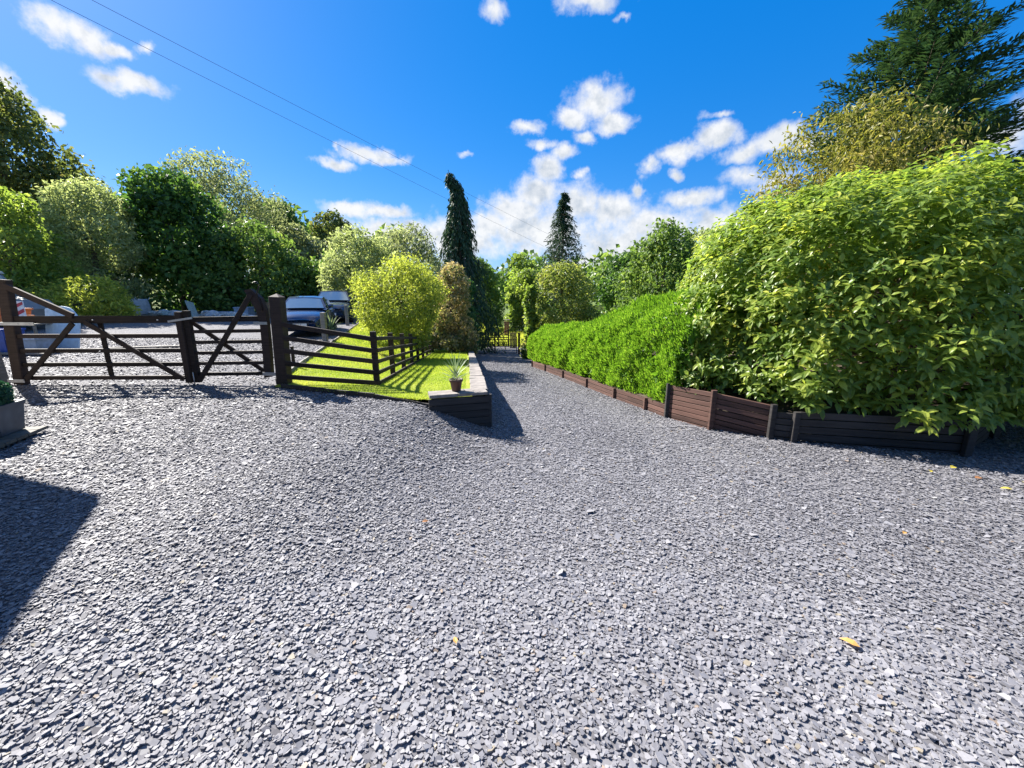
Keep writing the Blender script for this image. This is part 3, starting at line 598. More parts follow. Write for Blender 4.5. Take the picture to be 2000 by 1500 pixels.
# ------------------------------------------------------------------ laurel on the right
def laurel():
    DOMES = [(np.array([6.62, 7.4, .65]), np.array([3.42, 2.80, 2.80])), (np.array([9.8, 8.5, .6]), np.array([2.8, 2.7, 2.4]))]; E = 2.1
    root = thing('laurel_shrub', 'huge rounded glossy laurel overhanging the dark corner of the bed fence', 'shrub', (7.3, 8.2, -.1))
    def level(P, C, RR):
        q = np.abs(P-C)/RR; return ((q[:, 0]**E + q[:, 1]**E)**(2.7/E) + q[:, 2]**2.7)**(1/2.7)
    def surf(n):
        PP, NN = [], []
        for j, (C, RR) in enumerate(DOMES):
            d = unit(rdir(int(n*(.62, .38)[j]))*RR); q = np.abs(d)/RR; pl = (q[:, 0]**E + q[:, 1]**E)**(1/E); s = (pl**2.7 + q[:, 2]**2.7)**(-1/2.7); P = C + d*s[:, None]
            k = (np.abs(P-C)/RR); pq = np.maximum(1e-6, (k[:, 0]**E + k[:, 1]**E)**(1/E)); w = pq**(2.7-E)
            g = np.sign(d)*np.stack([w*k[:, 0]**(E-1)/RR[0], w*k[:, 1]**(E-1)/RR[1], k[:, 2]**1.7/RR[2]], 1)
            o = level(P, *DOMES[1-j]) > .96; PP.append(P[o]); NN.append(unit(g)[o])
        P, N = np.concatenate(PP), np.concatenate(NN); i = rng.permutation(len(P)); return P[i], N[i]
    P, N = surf(26000)
    k = (P[:, 2] > .10) & ((P[:, 1] < 8.6) | (P[:, 2] > 2.4)) & (P[:, 0] < 11.4); P, N = P[k], N[k]
    bump = lumps(P, 1.5, 3)*.075 + lumps(P, 4.5, 4)*.05; P = P + N*bump[:, None] - N*(rng.random(len(P))[:, None]**2*.36) + N*.05 + (N+[0, 0, .5])*(np.where(rng.random(len(P)) < .22, rng.random(len(P))*.13, 0))[:, None]
    low = P[:, 2] < .55; P[low] += N[low]*np.array([.8, .8, 0])*(.05+rng.random(low.sum())[:, None]*.12)
    P = P[:8200]; N = N[:8200]; bump = bump[:8200]; m = len(P)
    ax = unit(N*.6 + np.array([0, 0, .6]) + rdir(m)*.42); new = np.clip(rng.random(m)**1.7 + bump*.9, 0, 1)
    K = 5; PP, AA, NN, TT, LL = [], [], [], [], []
    ph = rng.uniform(0, 6.28, m); s0 = unit(np.cross(ax, rdir(m))); s1 = np.cross(ax, s0)
    for j in range(K):
        a = ph + j*2.4 + rng.uniform(-.3, .3, m); rad = s0*np.cos(a)[:, None] + s1*np.sin(a)[:, None]
        A = unit(ax*(.15+.13*j) + rad + np.array([0, 0, -.42]) + rdir(m)*.18); PP.append(P + ax*(.018*j))
        nn = unit(ax*.8 + np.array([0, 0, .6]) - rad*.1 + rdir(m)*.22); AA.append(A); NN.append(nn)
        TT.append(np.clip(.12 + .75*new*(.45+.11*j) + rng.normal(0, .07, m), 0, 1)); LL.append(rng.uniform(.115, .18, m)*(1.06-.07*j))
    PP, AA, NN, TT, LL = map(np.concatenate, (PP, AA, NN, TT, LL)); WW = LL*rng.uniform(.36, .47, len(LL))
    # the leaves that show largest are pieces of their own
    dist = np.linalg.norm(PP - np.array([0, 0, 1.6]), axis=1); facing = (NN*(np.array([0, -1, .4]))).sum(1) > .1
    depth = np.tile(bump, K)
    score = dist - .9*depth - 1.2*LL; score[~facing] += 5; pick = np.argsort(score)[:900]; pick = rng.choice(pick, 300, replace=False)
    rest = np.ones(len(PP), bool); rest[pick] = False
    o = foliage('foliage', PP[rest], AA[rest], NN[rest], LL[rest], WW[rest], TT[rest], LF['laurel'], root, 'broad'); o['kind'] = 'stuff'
    temps = []
    for t in (.1, .25, .4, .6, .85):
        V, F, k = leaf_arrays(np.zeros((1, 3)), np.array([[1., 0, 0]]), np.array([[0., 0, 1]]), np.array([1.]), np.array([.42]), 'broad')
        me = raw_mesh('leaf', V, F, np.full(6, t)); me.materials.append(LF['laurel']); temps.append((t, me))
    for j in pick:
        t, me = min(temps, key=lambda q: abs(q[0]-TT[j])); A = AA[j]/np.linalg.norm(AA[j]); S = np.cross(A, NN[j]); S /= np.linalg.norm(S); Nn = np.cross(S, A)
        o = bpy.data.objects.new('leaf', me); put(o, root, (0, 0, 0)); l = LL[j]*1.05
        o.matrix_basis = Matrix(((A[0]*l, -S[0]*l, Nn[0]*l, PP[j][0]), (A[1]*l, -S[1]*l, Nn[1]*l, PP[j][1]), (A[2]*l, -S[2]*l, Nn[2]*l, PP[j][2]), (0, 0, 0, 1)))
    # inner leaves and branches
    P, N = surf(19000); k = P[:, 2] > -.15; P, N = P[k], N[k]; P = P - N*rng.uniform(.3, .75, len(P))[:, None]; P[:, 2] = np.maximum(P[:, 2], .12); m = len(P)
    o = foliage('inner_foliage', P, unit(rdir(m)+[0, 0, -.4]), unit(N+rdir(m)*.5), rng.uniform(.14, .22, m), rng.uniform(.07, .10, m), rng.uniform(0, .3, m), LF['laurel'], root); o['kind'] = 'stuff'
    for C, RR in DOMES:
        limbs = [tuple(C + RR*.72*v) for v in rdir(22) if v[2] > -.1]; trunk_mesh((C[0], C[1], -.5), (C[0], C[1], 2.4), .14, limbs, 5, parent=root)
laurel()

# ------------------------------------------------------------------ clipped bright hedge along the drive
def bright_hedge():
    root = thing('clipped_hedge', 'long clipped bright green hedge above the low brown planks of the drive', 'hedge', (2.4, 9, -.5))
    top = lambda Y: it(Y, [5.8, 7.2, 8.6, 10, 11.6, 12.4, 17.3, 17.9], [1.62, 1.68, 1.58, 1.28, .86, .72, .28, -.2])
    def place(n, inset, lf):
        Y = rng.uniform(6.62, 17.8, n*3); sel = rng.random(n*3) < np.clip(1.5-.07*(Y-5.7), .35, 1.4)/1.5; Y = Y[sel][:n]; n = len(Y)
        zt = top(Y); zb = drive_z(Y) + .22; u = rng.random(n); Hh = zt-zb; D = 1.5
        tot = Hh + D; q = u*tot; face = q < Hh
        z = np.where(face, zb + q, zt); dep = np.where(face, 0, q-Hh)
        z = np.where(face, z, zt - .12*(dep/D)**2)
        rel = np.clip((z-zb)/Hh, 0, 1); bulge = .20*np.sin(np.pi*np.clip(rel*.9+.12, 0, 1)) - .42*ss(.7, 1.0, rel)*face - .42*(~face)
        X = right_x(Y) + .16 - bulge + dep + inset
        P = np.stack([X, Y, z - .06*rng.random(n)*(~face) - inset*(~face)], 1)
        f = lumps(P, 3.2, 21)*.034 + lumps(P, 8, 22)*.022
        nrm = np.where(face[:, None], np.array([-1., -.15, .18]), np.array([-.15, 0, 1.])); nrm = unit(nrm + rdir(n)*.15)
        P = P + nrm*(f - .10*rng.random(n)**2)[:, None]
        return P, nrm, face, f
    P, N, face, f = place(72000, 0, 1); n = len(P)
    A = unit(N*.55 + np.array([0, 0, .75]) + rdir(n)*.45); nn = unit(np.cross(A, rdir(n)))
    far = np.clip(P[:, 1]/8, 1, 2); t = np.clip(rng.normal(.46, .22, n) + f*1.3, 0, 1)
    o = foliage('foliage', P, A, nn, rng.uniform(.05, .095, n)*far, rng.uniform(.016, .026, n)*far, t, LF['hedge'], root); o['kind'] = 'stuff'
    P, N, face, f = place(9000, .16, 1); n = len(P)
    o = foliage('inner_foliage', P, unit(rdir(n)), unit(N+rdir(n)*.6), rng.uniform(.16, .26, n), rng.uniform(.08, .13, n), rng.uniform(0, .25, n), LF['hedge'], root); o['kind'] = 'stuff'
    for y in (7.2, 8.4, 9.6, 11.4, 13.2, 15, 16.8):
        x = float(right_x(y))+.75; z = float(drive_z(y)); tube('stem', [(x, y, z), (x+.05, y, z+.5), (x, y+.05, float(top(y))-.3)], [.04, .03, .015], M_BARK, root, 6)
bright_hedge()

# ------------------------------------------------------------------ conifers
def fir():
    x, y, base, top, rx = 12.75, 14.2, -.3, 12.2, 3.35
    root = thing('fir_tree', 'tall dark blue-green fir with upswept branch tips behind the laurel', 'tree', (x, y, base))
    P, A, Nn, T, parts = [], [], [], [], []; r = random.Random(3); z = base+1.2
    parts.append(tube_arrays([(x, y, base-.1), (x+.05, y, 4), (x, y, 8), (x, y, top)], [.24, .19, .11, .02], 8))
    while z < top-.15:
        h = (z-base)/(top-base); w = min(rx, .53*(top-z)+.1)*(.92+.12*math.sin(z*5)); nb = 10 if h < .75 else 7
        for b in range(nb):
            a = r.uniform(0, 2*math.pi); L = w*r.uniform(.72, 1.12); d = Vector((math.cos(a), math.sin(a), 0)); zz = z + r.uniform(-.18, .18)
            pts = [Vector((x, y, zz)) + d*(L*s) + Vector((0, 0, L*(.10*s - .26*s*s + .26*s**3.2 + .06*s))) for s in (0, .25, .5, .75, 1)]
            parts.append(tube_arrays(pts, [.035*(1-.2*k)*(1.2-h) for k in range(5)], 5))
            nt = max(5, int(L/.085)); side = Vector((-d.y, d.x, 0)); ph = r.uniform(-.15, .15)
            for j in range(nt):
                s = .16 + .84*j/nt; k = min(3, int(s*4)); p = pts[k].lerp(pts[k+1], s*4-k)
                for sg in (-1, 1):
                    tl = (.62*(1-s)+.16)*min(1, L/1.6)*r.uniform(.7, 1.2); dr = (d*.72 + side*sg*.8 + Vector((0, 0, r.uniform(-.1, .22)))).normalized()
                    for q in range(3):
                        P.append(p + dr*tl*q/3 + Vector((0, 0, r.uniform(-.10, .12)))); dd = (dr + Vector((r.uniform(-.3, .3), r.uniform(-.3, .3), r.uniform(-.1, .6)))).normalized()
                        A.append(dd); Nn.append((r.uniform(-.5, .5), r.uniform(-.5, .5), 1)); T.append(r.gauss(.42, .17) + (.18 if q == 2 else 0))
        z += .26
    n = len(P); foliage('needles', np.array([tuple(p) for p in P]), np.array([tuple(a) for a in A]), np.array(Nn), rng.uniform(.17, .27, n), rng.uniform(.05, .075, n), np.array(T), LF['fir'], root)
    V, Q = merge(parts); mobj('trunk', V, [Q], M_BARK, root, smooth=True)
fir()
def hanging_conifer(name, label, x, y, base, top, rx, lean, n, seed, droop=1.0, tip=0., pw=1.0):
    r = np.random.default_rng(seed); root = thing(name, label, 'tree', (x, y, base)); H = top-base
    def cx(h): return x + lean*np.clip(h-.5, 0, 1)**2*2 - tip*np.clip(h-.93, 0, 1)*14
    P, A = [], []; parts = [tube_arrays([(cx(h), y, base+H*h) for h in (0, .3, .6, .85, 1)], [.22, .17, .1, .04, .015], 7)]
    nb = int(n/26)
    for b in range(nb):
        h = .04 + .95*r.random()**.9; w = rx*(np.clip(1-h, 0, 1)**pw+.03)*r.uniform(.55, 1.12); a = r.uniform(0, 6.283); z = base+H*h
        o = np.array([cx(h), y, z]); d = np.array([np.cos(a), np.sin(a), 0])
        mid = o + d*w*.65 + np.array([0, 0, .12*w]); end = o + d*w + np.array([0, 0, -.35*w*droop])
        if b % 3 == 0: parts.append(tube_arrays([tuple(o), tuple(mid), tuple(end)], [.03, .02, .006], 4))
        s = r.random(26)**.7; base_p = np.where((s < .65)[:, None], o + (mid-o)*(s/.65)[:, None], mid + (end-mid)*((s-.65)/.35)[:, None])
        dn = r.random(26)*(.15+.55*s)*droop; P.append(base_p + np.stack([r.normal(0, .05, 26), r.normal(0, .05, 26), -dn], 1))
        A.append(np.stack([d[0]*.35+r.normal(0, .25, 26), d[1]*.35+r.normal(0, .25, 26), -np.ones(26)*droop + (1-droop)*.3], 1))
    P, A = np.concatenate(P), np.concatenate(A); m = len(P)
    foliage('needles', P, A, rdir(m), rng.uniform(.22, .42, m), rng.uniform(.07, .11, m), np.clip(rng.normal(.45, .2, m), 0, 1), LF['weep'], root)
    V, Q = merge(parts); mobj('trunk', V, [Q], M_BARK, root, smooth=True)
hanging_conifer('weeping_cypress', 'slender dark weeping conifer with bent tip left of the drive gates', -3.35, 27.0, -2.2, 9.3, 3.5, -.15, 15000, 4, 1.0, .55, 1.05)
hanging_conifer('spruce_tree', 'narrow pointed dark conifer with one long branch beyond the round shrub', 5.5, 45.5, -2.9, 12.6, 5.4, .1, 13000, 9, .45)

# ------------------------------------------------------------------ broadleaved trees and shrubs
G1 = 'trees behind the yard'; G2 = 'shrubs beside the drive'; G3 = 'trees beyond the lower gates'
tree('oak_tree', 'towering dark olive tree at the far left edge of the picture', 'tree', -33.5, 28.5, 1.3, 15.2, 5.0, LF['olive'], 22000, (.32, .19), lo=.08, group=G1, seed=11, nl=46, lob=.30, trunk=.35)
tree('ash_tree', 'small dark tree top between the towering olive tree and the pale tree', 'tree', -35.0, 34.5, 1.5, 11.6, 2.9, LF['olive'], 5000, (.32, .18), lo=.25, group=G1, seed=12, trunk=.2)
tree('hazel_shrub', 'yellow-green shrub hanging over the cream roofed van on the left', 'shrub', -22.2, 18.6, .6, 6.2, 2.0, LF['fresh'], 7000, (.20, .11), group=G1, seed=13, lo=.2)
tree('willow_tree', 'pale sunlit willow-leaved tree left of the dark maple', 'tree', -22.6, 22.6, .75, 7.6, 2.6, LF['pale'], 12000, (.22, .08), group=G1, seed=14, gap=.2)
tree('maple_tree', 'dense dark maple with sunlit yellowish crown behind the rubble', 'tree', -21.3, 26.5, .7, 9.1, 3.7, LF['dark'], 13000, (.30, .19), group=G1, seed=15, nl=44, lob=.3)
tree('tall_willow', 'tall grey-olive willow rising highest behind the dark maple', 'tree', -26.0, 38.0, .9, 13.4, 6.6, LF['silver'], 15000, (.34, .12), group=G1, seed=16, nl=50, lob=.26, lo=.15, trunk=.3)
tree('sycamore_tree', 'dark spreading tree with pale green top behind the timber box', 'tree', -16.6, 27.2, .5, 6.1, 4.0, LF['mid'], 12000, (.28, .17), group=G1, seed=17, nl=40, lob=.3)
tree('beech_tree', 'distant dark green crown to the right of the tall grey willow', 'tree', -27.0, 48.5, 1.2, 12.2, 4.2, LF['dark'], 7000, (.42, .26), group=G1, seed=18, lo=.2, trunk=.2)
tree('aspen_tree', 'distant grey-green tree below and right of the dark crown', 'tree', -21.2, 42.0, .8, 8.7, 2.9, LF['silver'], 5000, (.38, .2), group=G1, seed=19, trunk=.15)
tree('round_oak', 'far brownish round-headed tree on a bare stem above the shrubs', 'tree', -26.2, 61, 1.0, 13.6, 3.6, LF['olive'], 5000, (.45, .3), group=G1, seed=20, lo=.5, prof='round', nl=22, lob=.42, trunk=.32)
tree('thicket_shrub', 'dark low thicket filling the gap under the trees behind the parked cars', 'shrub', -12.0, 29.0, .35, 4.6, 3.2, LF['dark'], 8000, (.28, .16), group=G1, seed=21)
tree('sallow_shrub', 'grey-green willow shrub rising behind the parked cars', 'shrub', -9.6, 26.2, .3, 5.9, 2.75, LF['pale'], 12000, (.24, .09), group=G2, seed=22)
tree('grey_willow', 'grey-green willow crown between the yellow shrub and the weeping conifer', 'tree', -8.8, 35.2, -.9, 7.7, 3.9, LF['silver'], 10000, (.30, .11), group=G3, seed=23)
tree('yellow_shrub', 'feathery yellow-green rounded shrub standing on the grass bank', 'shrub', -4.05, 14.9, -.05, 3.02, 1.85, LF['yellow'], 22000, (.13, .04), group=G2, seed=24, nl=36, lob=.36, prof='ball', gap=.25, up=.3)
tree('photinia_shrub', 'bronze and pink tipped shrub at the foot of the lawn', 'shrub', -3.25, 21.6, -1.45, 3.35, 1.35, LF['bronze'], 9000, (.17, .08), group=G2, seed=25, prof='dome', nl=34, lob=.38, ts=.14)
tree('ivy_column', 'dark green ivy-clad column right of the bronze shrub', 'shrub', -2.75, 23.4, -1.8, 2.6, .85, LF['ivy'], 6000, (.15, .12), group=G2, seed=26, prof='tall', nl=30, lob=.5)
tree('round_shrub', 'large rounded golden-green shrub right of the drive gates', 'shrub', 2.75, 21.8, -1.5, 3.35, 2.3, LF['gold'], 13000, (.17, .08), group=G2, seed=27, nl=46, lob=.3, ts=.06)
tree('ivy_column', 'upright sunlit ivy stem beside the right drive gate post', 'shrub', .95, 21.0, -1.65, 2.2, .42, LF['fresh'], 3500, (.14, .11), group=G2, seed=28, prof='tall', nl=24, lob=.55)
tree('alder_tree', 'distant green trees seen left over the lower gates', 'tree', -4.6, 52, -3.2, 6.4, 3.4, LF['mid'], 7000, (.40, .22), group=G3, seed=29)
tree('lime_tree', 'far light green round treetop between the two conifers', 'tree', 1.4, 60, -3.2, 7.9, 2.7, LF['fresh'], 5000, (.42, .24), group=G3, seed=30)
tree('birch_tree', 'light green tree standing beyond the far wooden gate', 'tree', 1.9, 49, -3.2, 4.9, 2.6, LF['fresh'], 7000, (.32, .18), group=G3, seed=31)
tree('plum_tree', 'dark leafy tree peeping over the hedge right of the round shrub', 'tree', 9.3, 33, -1.2, 5.0, 2.7, LF['dark'], 7000, (.30, .18), group=G3, seed=32)
tree('elder_tree', 'loose green elder with upright shoots behind the clipped hedge', 'tree', 8.3, 22.6, -.6, 5.5, 2.8, LF['mid'], 13000, (.22, .11), group=G3, seed=33, gap=.4, lob=.27, nl=46)
tree('elder_tree', 'grey-green bush joined to the elder at the laurel edge', 'tree', 12.0, 25.6, -.4, 5.7, 2.6, LF['pale'], 9000, (.24, .12), group=G3, seed=34)
tree('pieris_shrub', 'tall shrub with faded tan flower heads between laurel and fir', 'shrub', 8.5, 10.9, .0, 6.15, 2.9, LF['tan'], 30000, (.14, .046), group=G2, seed=35, nl=70, lob=.25, up=.3, gap=.4, ts=-.02)
tree('hedgerow_shrub', 'hazy green shrub left of the far wooden gate', 'shrub', -5.4, 40, -3.0, .6, 1.7, LF['gold'], 5000, (.22, .12), group=G3, seed=36)
tree('hedgerow_shrub', 'dark green shrub right of the far wooden gate', 'shrub', 3.6, 38.5, -2.9, 1.0, 1.7, LF['dark'], 5000, (.24, .14), group=G3, seed=37)
tree('fern_bank', 'sunlit yellow-green fern bank between the van and the building bags', 'shrub', -18.8, 17.9, .5, 2.6, 1.9, LF['yellow'], 6000, (.20, .07), group=G1, seed=38, nl=30)

def far_wood():
    """distant wooded skyline that reads as one mass"""
    n = 28000; a = rng.uniform(-1.25, 1.25, n); rr = rng.uniform(78, 120, n); X, Y = rr*np.sin(a), rr*np.cos(a)
    hgt = 11.0 + 1.6*np.sin(a*9)+1.2*np.sin(a*23+1) + .8*np.sin(a*61) + 1.0*np.sin(rr*.4) + 3*ss(-.3, -1.0, a); b = np.where(a < -.25, 2.2, -3.2)
    Z = b + hgt*rng.random(n)**.45; P = np.stack([X, Y, Z], 1); nn = unit(rdir(n)+[0, -.5, .6])
    o = foliage('far_wood', P, unit(np.cross(nn, rdir(n))), nn, rng.uniform(.9, 1.7, n), rng.uniform(.6, 1.1, n), np.clip(rng.normal(.4, .2, n)+.1*np.sin(a*40), 0, 1), LF['mid'], None)
    tag(o, 'distant wooded skyline closing off the valley', 'woodland', kind='stuff')
far_wood()
def meadow():
    n = 26000; X, Y = rng.uniform(-9, 6, n), rng.uniform(36.5, 58, n); k = np.hypot((X+1.4)/1.6, 1) > 0
    P = np.stack([X, Y, ground_z(X, Y)], 1); f = lumps(P, .5, 31)
    o = foliage('meadow_grass', P, unit(np.array([0, 0, 1.]) + rdir(n)*.4), rdir(n), rng.uniform(.4, 1.0, n)*(1+.2*f), rng.uniform(.05, .12, n), np.clip(rng.normal(.5, .2, n)+.08*f, 0, 1), LF['yellow'], None, 'blade')
    tag(o, 'tall sunlit yellow-green rough grass beyond the far gate', 'grass', kind='stuff')
meadow()
def lawn_grass():
    n = 90000; v = rng.random(n)**1.5; u = rng.random(n); y0 = it(u, [0, .8, 1], [7.02, 5.93, 6.18]); Y = y0 + (24.5-y0)*v
    X = edge_x(Y)+.05 + (wall_x(Y)-.34-edge_x(Y))*u; Z = lawn_h(X, Y)+.015; s = np.clip(Y/7, 1, 3)
    P = np.stack([X, Y, Z], 1); A = unit(np.array([0, 0, 1.]) + rdir(n)*.55); bank = ss(0, .5, 1-(X-edge_x(Y))/(fence_x(Y)-edge_x(Y)))
    t = np.clip(rng.normal(.42, .13, n) + .12*np.sin(X*2.3+np.sin(Y*1.7)*2) + .28*bank*(lumps(P, 1.1, 8)*.3+.5), 0, 1)
    o = foliage('lawn_grass', P, A, rdir(n), rng.uniform(.022, .042, n)*s, rng.uniform(.006, .011, n)*s, t, LF['grass'], None, 'blade')
    tag(o, 'short bright green lawn grass on the bank and strip', 'grass', kind='stuff')
lawn_grass()

# ------------------------------------------------------------------ vehicles
M_PAINT1 = mat_plain('dark blue car paint', (.012, .035, .10), .22, .35, noise=.02, coat=1)
M_PAINT2 = mat_plain('slate blue car paint', (.03, .05, .09), .22, .4, noise=.02, coat=1)
M_GLASS = mat_plain('car glass', (.22, .30, .35), .05, .55, 1.0, noise=.02, coat=.6)  # pale blue, part-metallic base stands in for the bright sky reflection
M_TYRE = mat_plain('tyre rubber', (.015, .015, .015), .8)
M_RIM = mat_plain('alloy rim', (.45, .45, .46), .3, .9)
M_LAMP = mat_plain('headlamp lens', (.55, .57, .6), .08, .5, 1.0, noise=.03, coat=1)
M_TRIM = mat_plain('black trim', (.012, .012, .013), .4)
M_PLATE = mat_plain('white number plate', (.75, .75, .72), .4, noise=.02)
def car(name, label, loc, yaw, L, W, H, paint, hood, plate, rings=False):
    root = thing(name, label, 'car', loc, 'cars parked in the yard'); cy_, sy_ = math.cos(yaw), math.sin(yaw)
    def tr(V):
        V = np.asarray(V, float); X = V[:, 0]*cy_ - V[:, 1]*sy_ + loc[0]; Y = V[:, 0]*sy_ + V[:, 1]*cy_ + loc[1]; return np.stack([X, Y, V[:, 2]+loc[2]], 1)
    def M(nm, V, F, mat, par=root, smooth=True): return mobj(nm, tr(V), F, mat, par, smooth=smooth)
    hl, hw = L/2, W/2; belt = hood + .10
    st = [(hl, .62, .34, hood-.30), (hl-.06, .80, .24, hood-.20), (hl-.25, .92, .19, hood-.09), (hl-.7, .985, .18, hood-.02), (hl-1.25, 1., .18, hood+.04), (.2, 1., .18, belt), (-hl*.55, 1., .18, belt+.02), (-hl+.35, .97, .2, belt+.02), (-hl+.08, .88, .26, belt-.06), (-hl, .74, .4, belt-.18)]
    prof = [(0, 1.0, .035), (.55, 1, .025), (.86, 1., -.015), (.97, .9, 0), (1., .68, 0), (.985, .42, 0), (.94, .12, 0), (.86, 0, 0)]
    def ring(x, wf, zb, zt):
        half = [(x, hw*wf*a, zb+(zt-zb)*b+c) for a, b, c in prof]; return half + [(x, -y, z) for _, y, z in half[:0:-1]]
    V = []; [V.extend(ring(*s)) for s in st]; n = len(prof)*2-1
    Q = [(i*n+k, i*n+(k+1) % n, (i+1)*n+(k+1) % n, (i+1)*n+k) for i in range(len(st)-1) for k in range(n)]
    body = M('body', V, [Q, [tuple(range(n)), tuple(range(len(st)*n-1, (len(st)-1)*n-1, -1))]], paint)
    sub = body.modifiers.new('smooth', 'SUBSURF'); sub.levels = 1; sub.render_levels = 1
    # cabin
    xb, xt, rb, rt = hl-1.22, hl-1.95, -hl+.22, -hl+.75; wb, wt = hw*.93, hw*.70; zt = H
    cab = [(xb, wb, belt-.05), (xb-.05, wb, belt-.03), (xt, wt, zt-.05), (xt-.35, wt*1.02, zt), (rt, wt*.98, zt-.04), (rb, wb*.92, belt)]
    V = []
    for x, w_, z in cab: V += [(x, w_, z), (x, w_*.5, z+.03*(z > belt+.1)), (x, -w_*.5, z+.03*(z > belt+.1)), (x, -w_, z)]
    Q = [(i*4+k, i*4+k+1, i*4+5+k, i*4+4+k) for i in range(5) for k in range(3)]
    for s in (0, 3): Q += [(s, 4+s, 8+s, 20+s)] if s == 0 else [(20+s, 8+s, 4+s, s)]
    V2 = V; F3 = [[(8, 12, 20), (12, 16, 20), (11, 23, 15), (15, 23, 19)]]
    M('cabin', V2, [Q] + F3, paint, smooth=False)
    e = .012
    ws = [(xb-.02+e, wb*.90, belt+.03), (xb-.02+e, -wb*.90, belt+.03), (xt+.06+e, -wt*.90, zt-.085), (xt+.06+e, wt*.90, zt-.085)]
    cmid = [((ws[0][0]+ws[1][0])/2+.05, 0, ws[0][2]+.01), ((ws[2][0]+ws[3][0])/2+.03, 0, ws[2][2]+.03)]
    M('windscreen', ws+cmid, [[(0, 4, 5, 3), (4, 1, 2, 5)]], M_GLASS)
    for s in (1, -1):
        f = lambda x, t, z: (x, s*(wb+(wt-wb)*t+.014), z)
        win = [f(xb-.22, .06, belt+.03), f(-.15, .06, belt+.03), f(-.15, .86, zt-.09), f(xt-.08, .84, zt-.10)]; M('side_window', win, [[(0, 1, 2, 3)]], M_GLASS)
        win = [f(-.22, .06, belt+.03), f(rb+.5, .10, belt+.05), f(rt-.02, .8, zt-.13), f(-.22, .86, zt-.09)]; M('side_window', win, [[(0, 1, 2, 3)]], M_GLASS)
        xm = xb-.25; mv = [(xm+a, s*(hw*.97+b), belt+.10+c) for a in (-.06, .07) for b, c in ((.0, -.05), (.19, -.06), (.2, .06), (.02, .07))]
        M('wing_mirror', mv, [[(0, 1, 2, 3), (7, 6, 5, 4), (0, 4, 5, 1), (1, 5, 6, 2), (2, 6, 7, 3), (3, 7, 4, 0)]], paint)
        hx = hl-.10; hv = [(hx+.035, s*hw*.46, hood-.33), (hx-.10, s*hw*.80, hood-.30), (hx-.26, s*hw*.935, hood-.20), (hx-.20, s*hw*.90, hood-.13), (hx-.02, s*hw*.62, hood-.19), (hx+.04, s*hw*.44, hood-.26)]
        M('headlight', [(a+.045, b*1.01, c) for a, b, c in hv], [[tuple(range(6))]], M_LAMP, smooth=False)
        for wx in (hl-.82, -hl+.80):
            R0 = .32; th = [2*math.pi*k/20 for k in range(20)]
            arch = [(wx+(R0+.05)*math.cos(a), s*(hw+.004), R0+(R0+.05)*math.sin(a)) for a in th]; M('wheel_arch', arch, [[tuple(range(20))]], M_TRIM)
            pr = [(.19, -.02), (.24, .02), (.31, .015), (.33, -.03), (.33, -.19)]
            V = [(wx+r*math.cos(a), s*(hw+.01+o), R0+r*math.sin(a)) for r, o in pr for a in th]
            Q = [(i*20+k, i*20+(k+1) % 20, (i+1)*20+(k+1) % 20, (i+1)*20+k) for i in range(len(pr)-1) for k in range(20)]
            tyre = M('wheel', V, [Q], M_TYRE)
            V = []; Q = []
            for k in range(5):
                a = 2*math.pi*k/5
                for r, da in ((.03, -.5), (.03, .5), (.2, .16), (.2, -.16)): V.append((wx+r*math.cos(a+da), s*(hw+.012), R0+r*math.sin(a+da)))
                Q.append((k*4, k*4+1, k*4+2, k*4+3))
            M('rim', V, [Q], M_RIM, tyre, smooth=False)
    gx = hl+.012
    M('grille', [(gx, hw*.36, hood-.46), (gx, -hw*.36, hood-.46), (gx-.02, -hw*.40, hood-.27), (gx-.02, hw*.40, hood-.27)], [[(0, 1, 2, 3)]], M_TRIM, smooth=False)
    M('bumper_intake', [(gx-.05, hw*.66, .27), (gx-.05, -hw*.66, .27), (gx-.005, -hw*.60, .40), (gx-.005, hw*.60, .40)], [[(0, 1, 2, 3)]], M_TRIM, smooth=False)
    pv = [(gx+.02, a*.26, .45+b*.055) for a, b in ((1, -1), (-1, -1), (-1, 1), (1, 1))]; pl = M('number_plate', pv, [[(0, 1, 2, 3)]], M_PLATE, smooth=False)
    if plate:
        cu = bpy.data.curves.new('plate_text', 'FONT'); cu.body = plate; cu.size = .105; cu.align_x = 'CENTER'; cu.align_y = 'CENTER'; cu.materials.append(M_TRIM)
        t0 = bpy.data.objects.new('plate_text', cu); tm = bpy.data.meshes.new_from_object(t0); bpy.data.objects.remove(t0)
        t = bpy.data.objects.new('plate_text', tm); wp = tr([(gx+.026, 0, .45)])[0]; put(t, pl, tuple(wp)); t.rotation_euler = (R(90), 0, yaw+R(90))
    if rings:
        for k in range(4):
            c0 = -.135+.09*k; pts = [(gx+.02, c0+.062*math.cos(a), hood-.35+.062*math.sin(a)) for a in [2*math.pi*j/16 for j in range(17)]]
            V, Q = tube_arrays(pts, [.011]*17, 5); M('badge_ring', V, [Q], M_RIM)
    return root
car('hatchback_car', 'dark blue hatchback parked nose-on just behind the thick gate post', (-8.4, 16.65, .15), math.atan2(-.95, .31), 4.25, 1.78, 1.46, M_PAINT1, .90, 'V13')
car('estate_car', 'taller slate blue car with ringed badge parked behind the hatchback', (-9.9, 22.9, .28), math.atan2(-.96, .28), 4.7, 1.9, 1.66, M_PAINT2, 1.02, None, True)

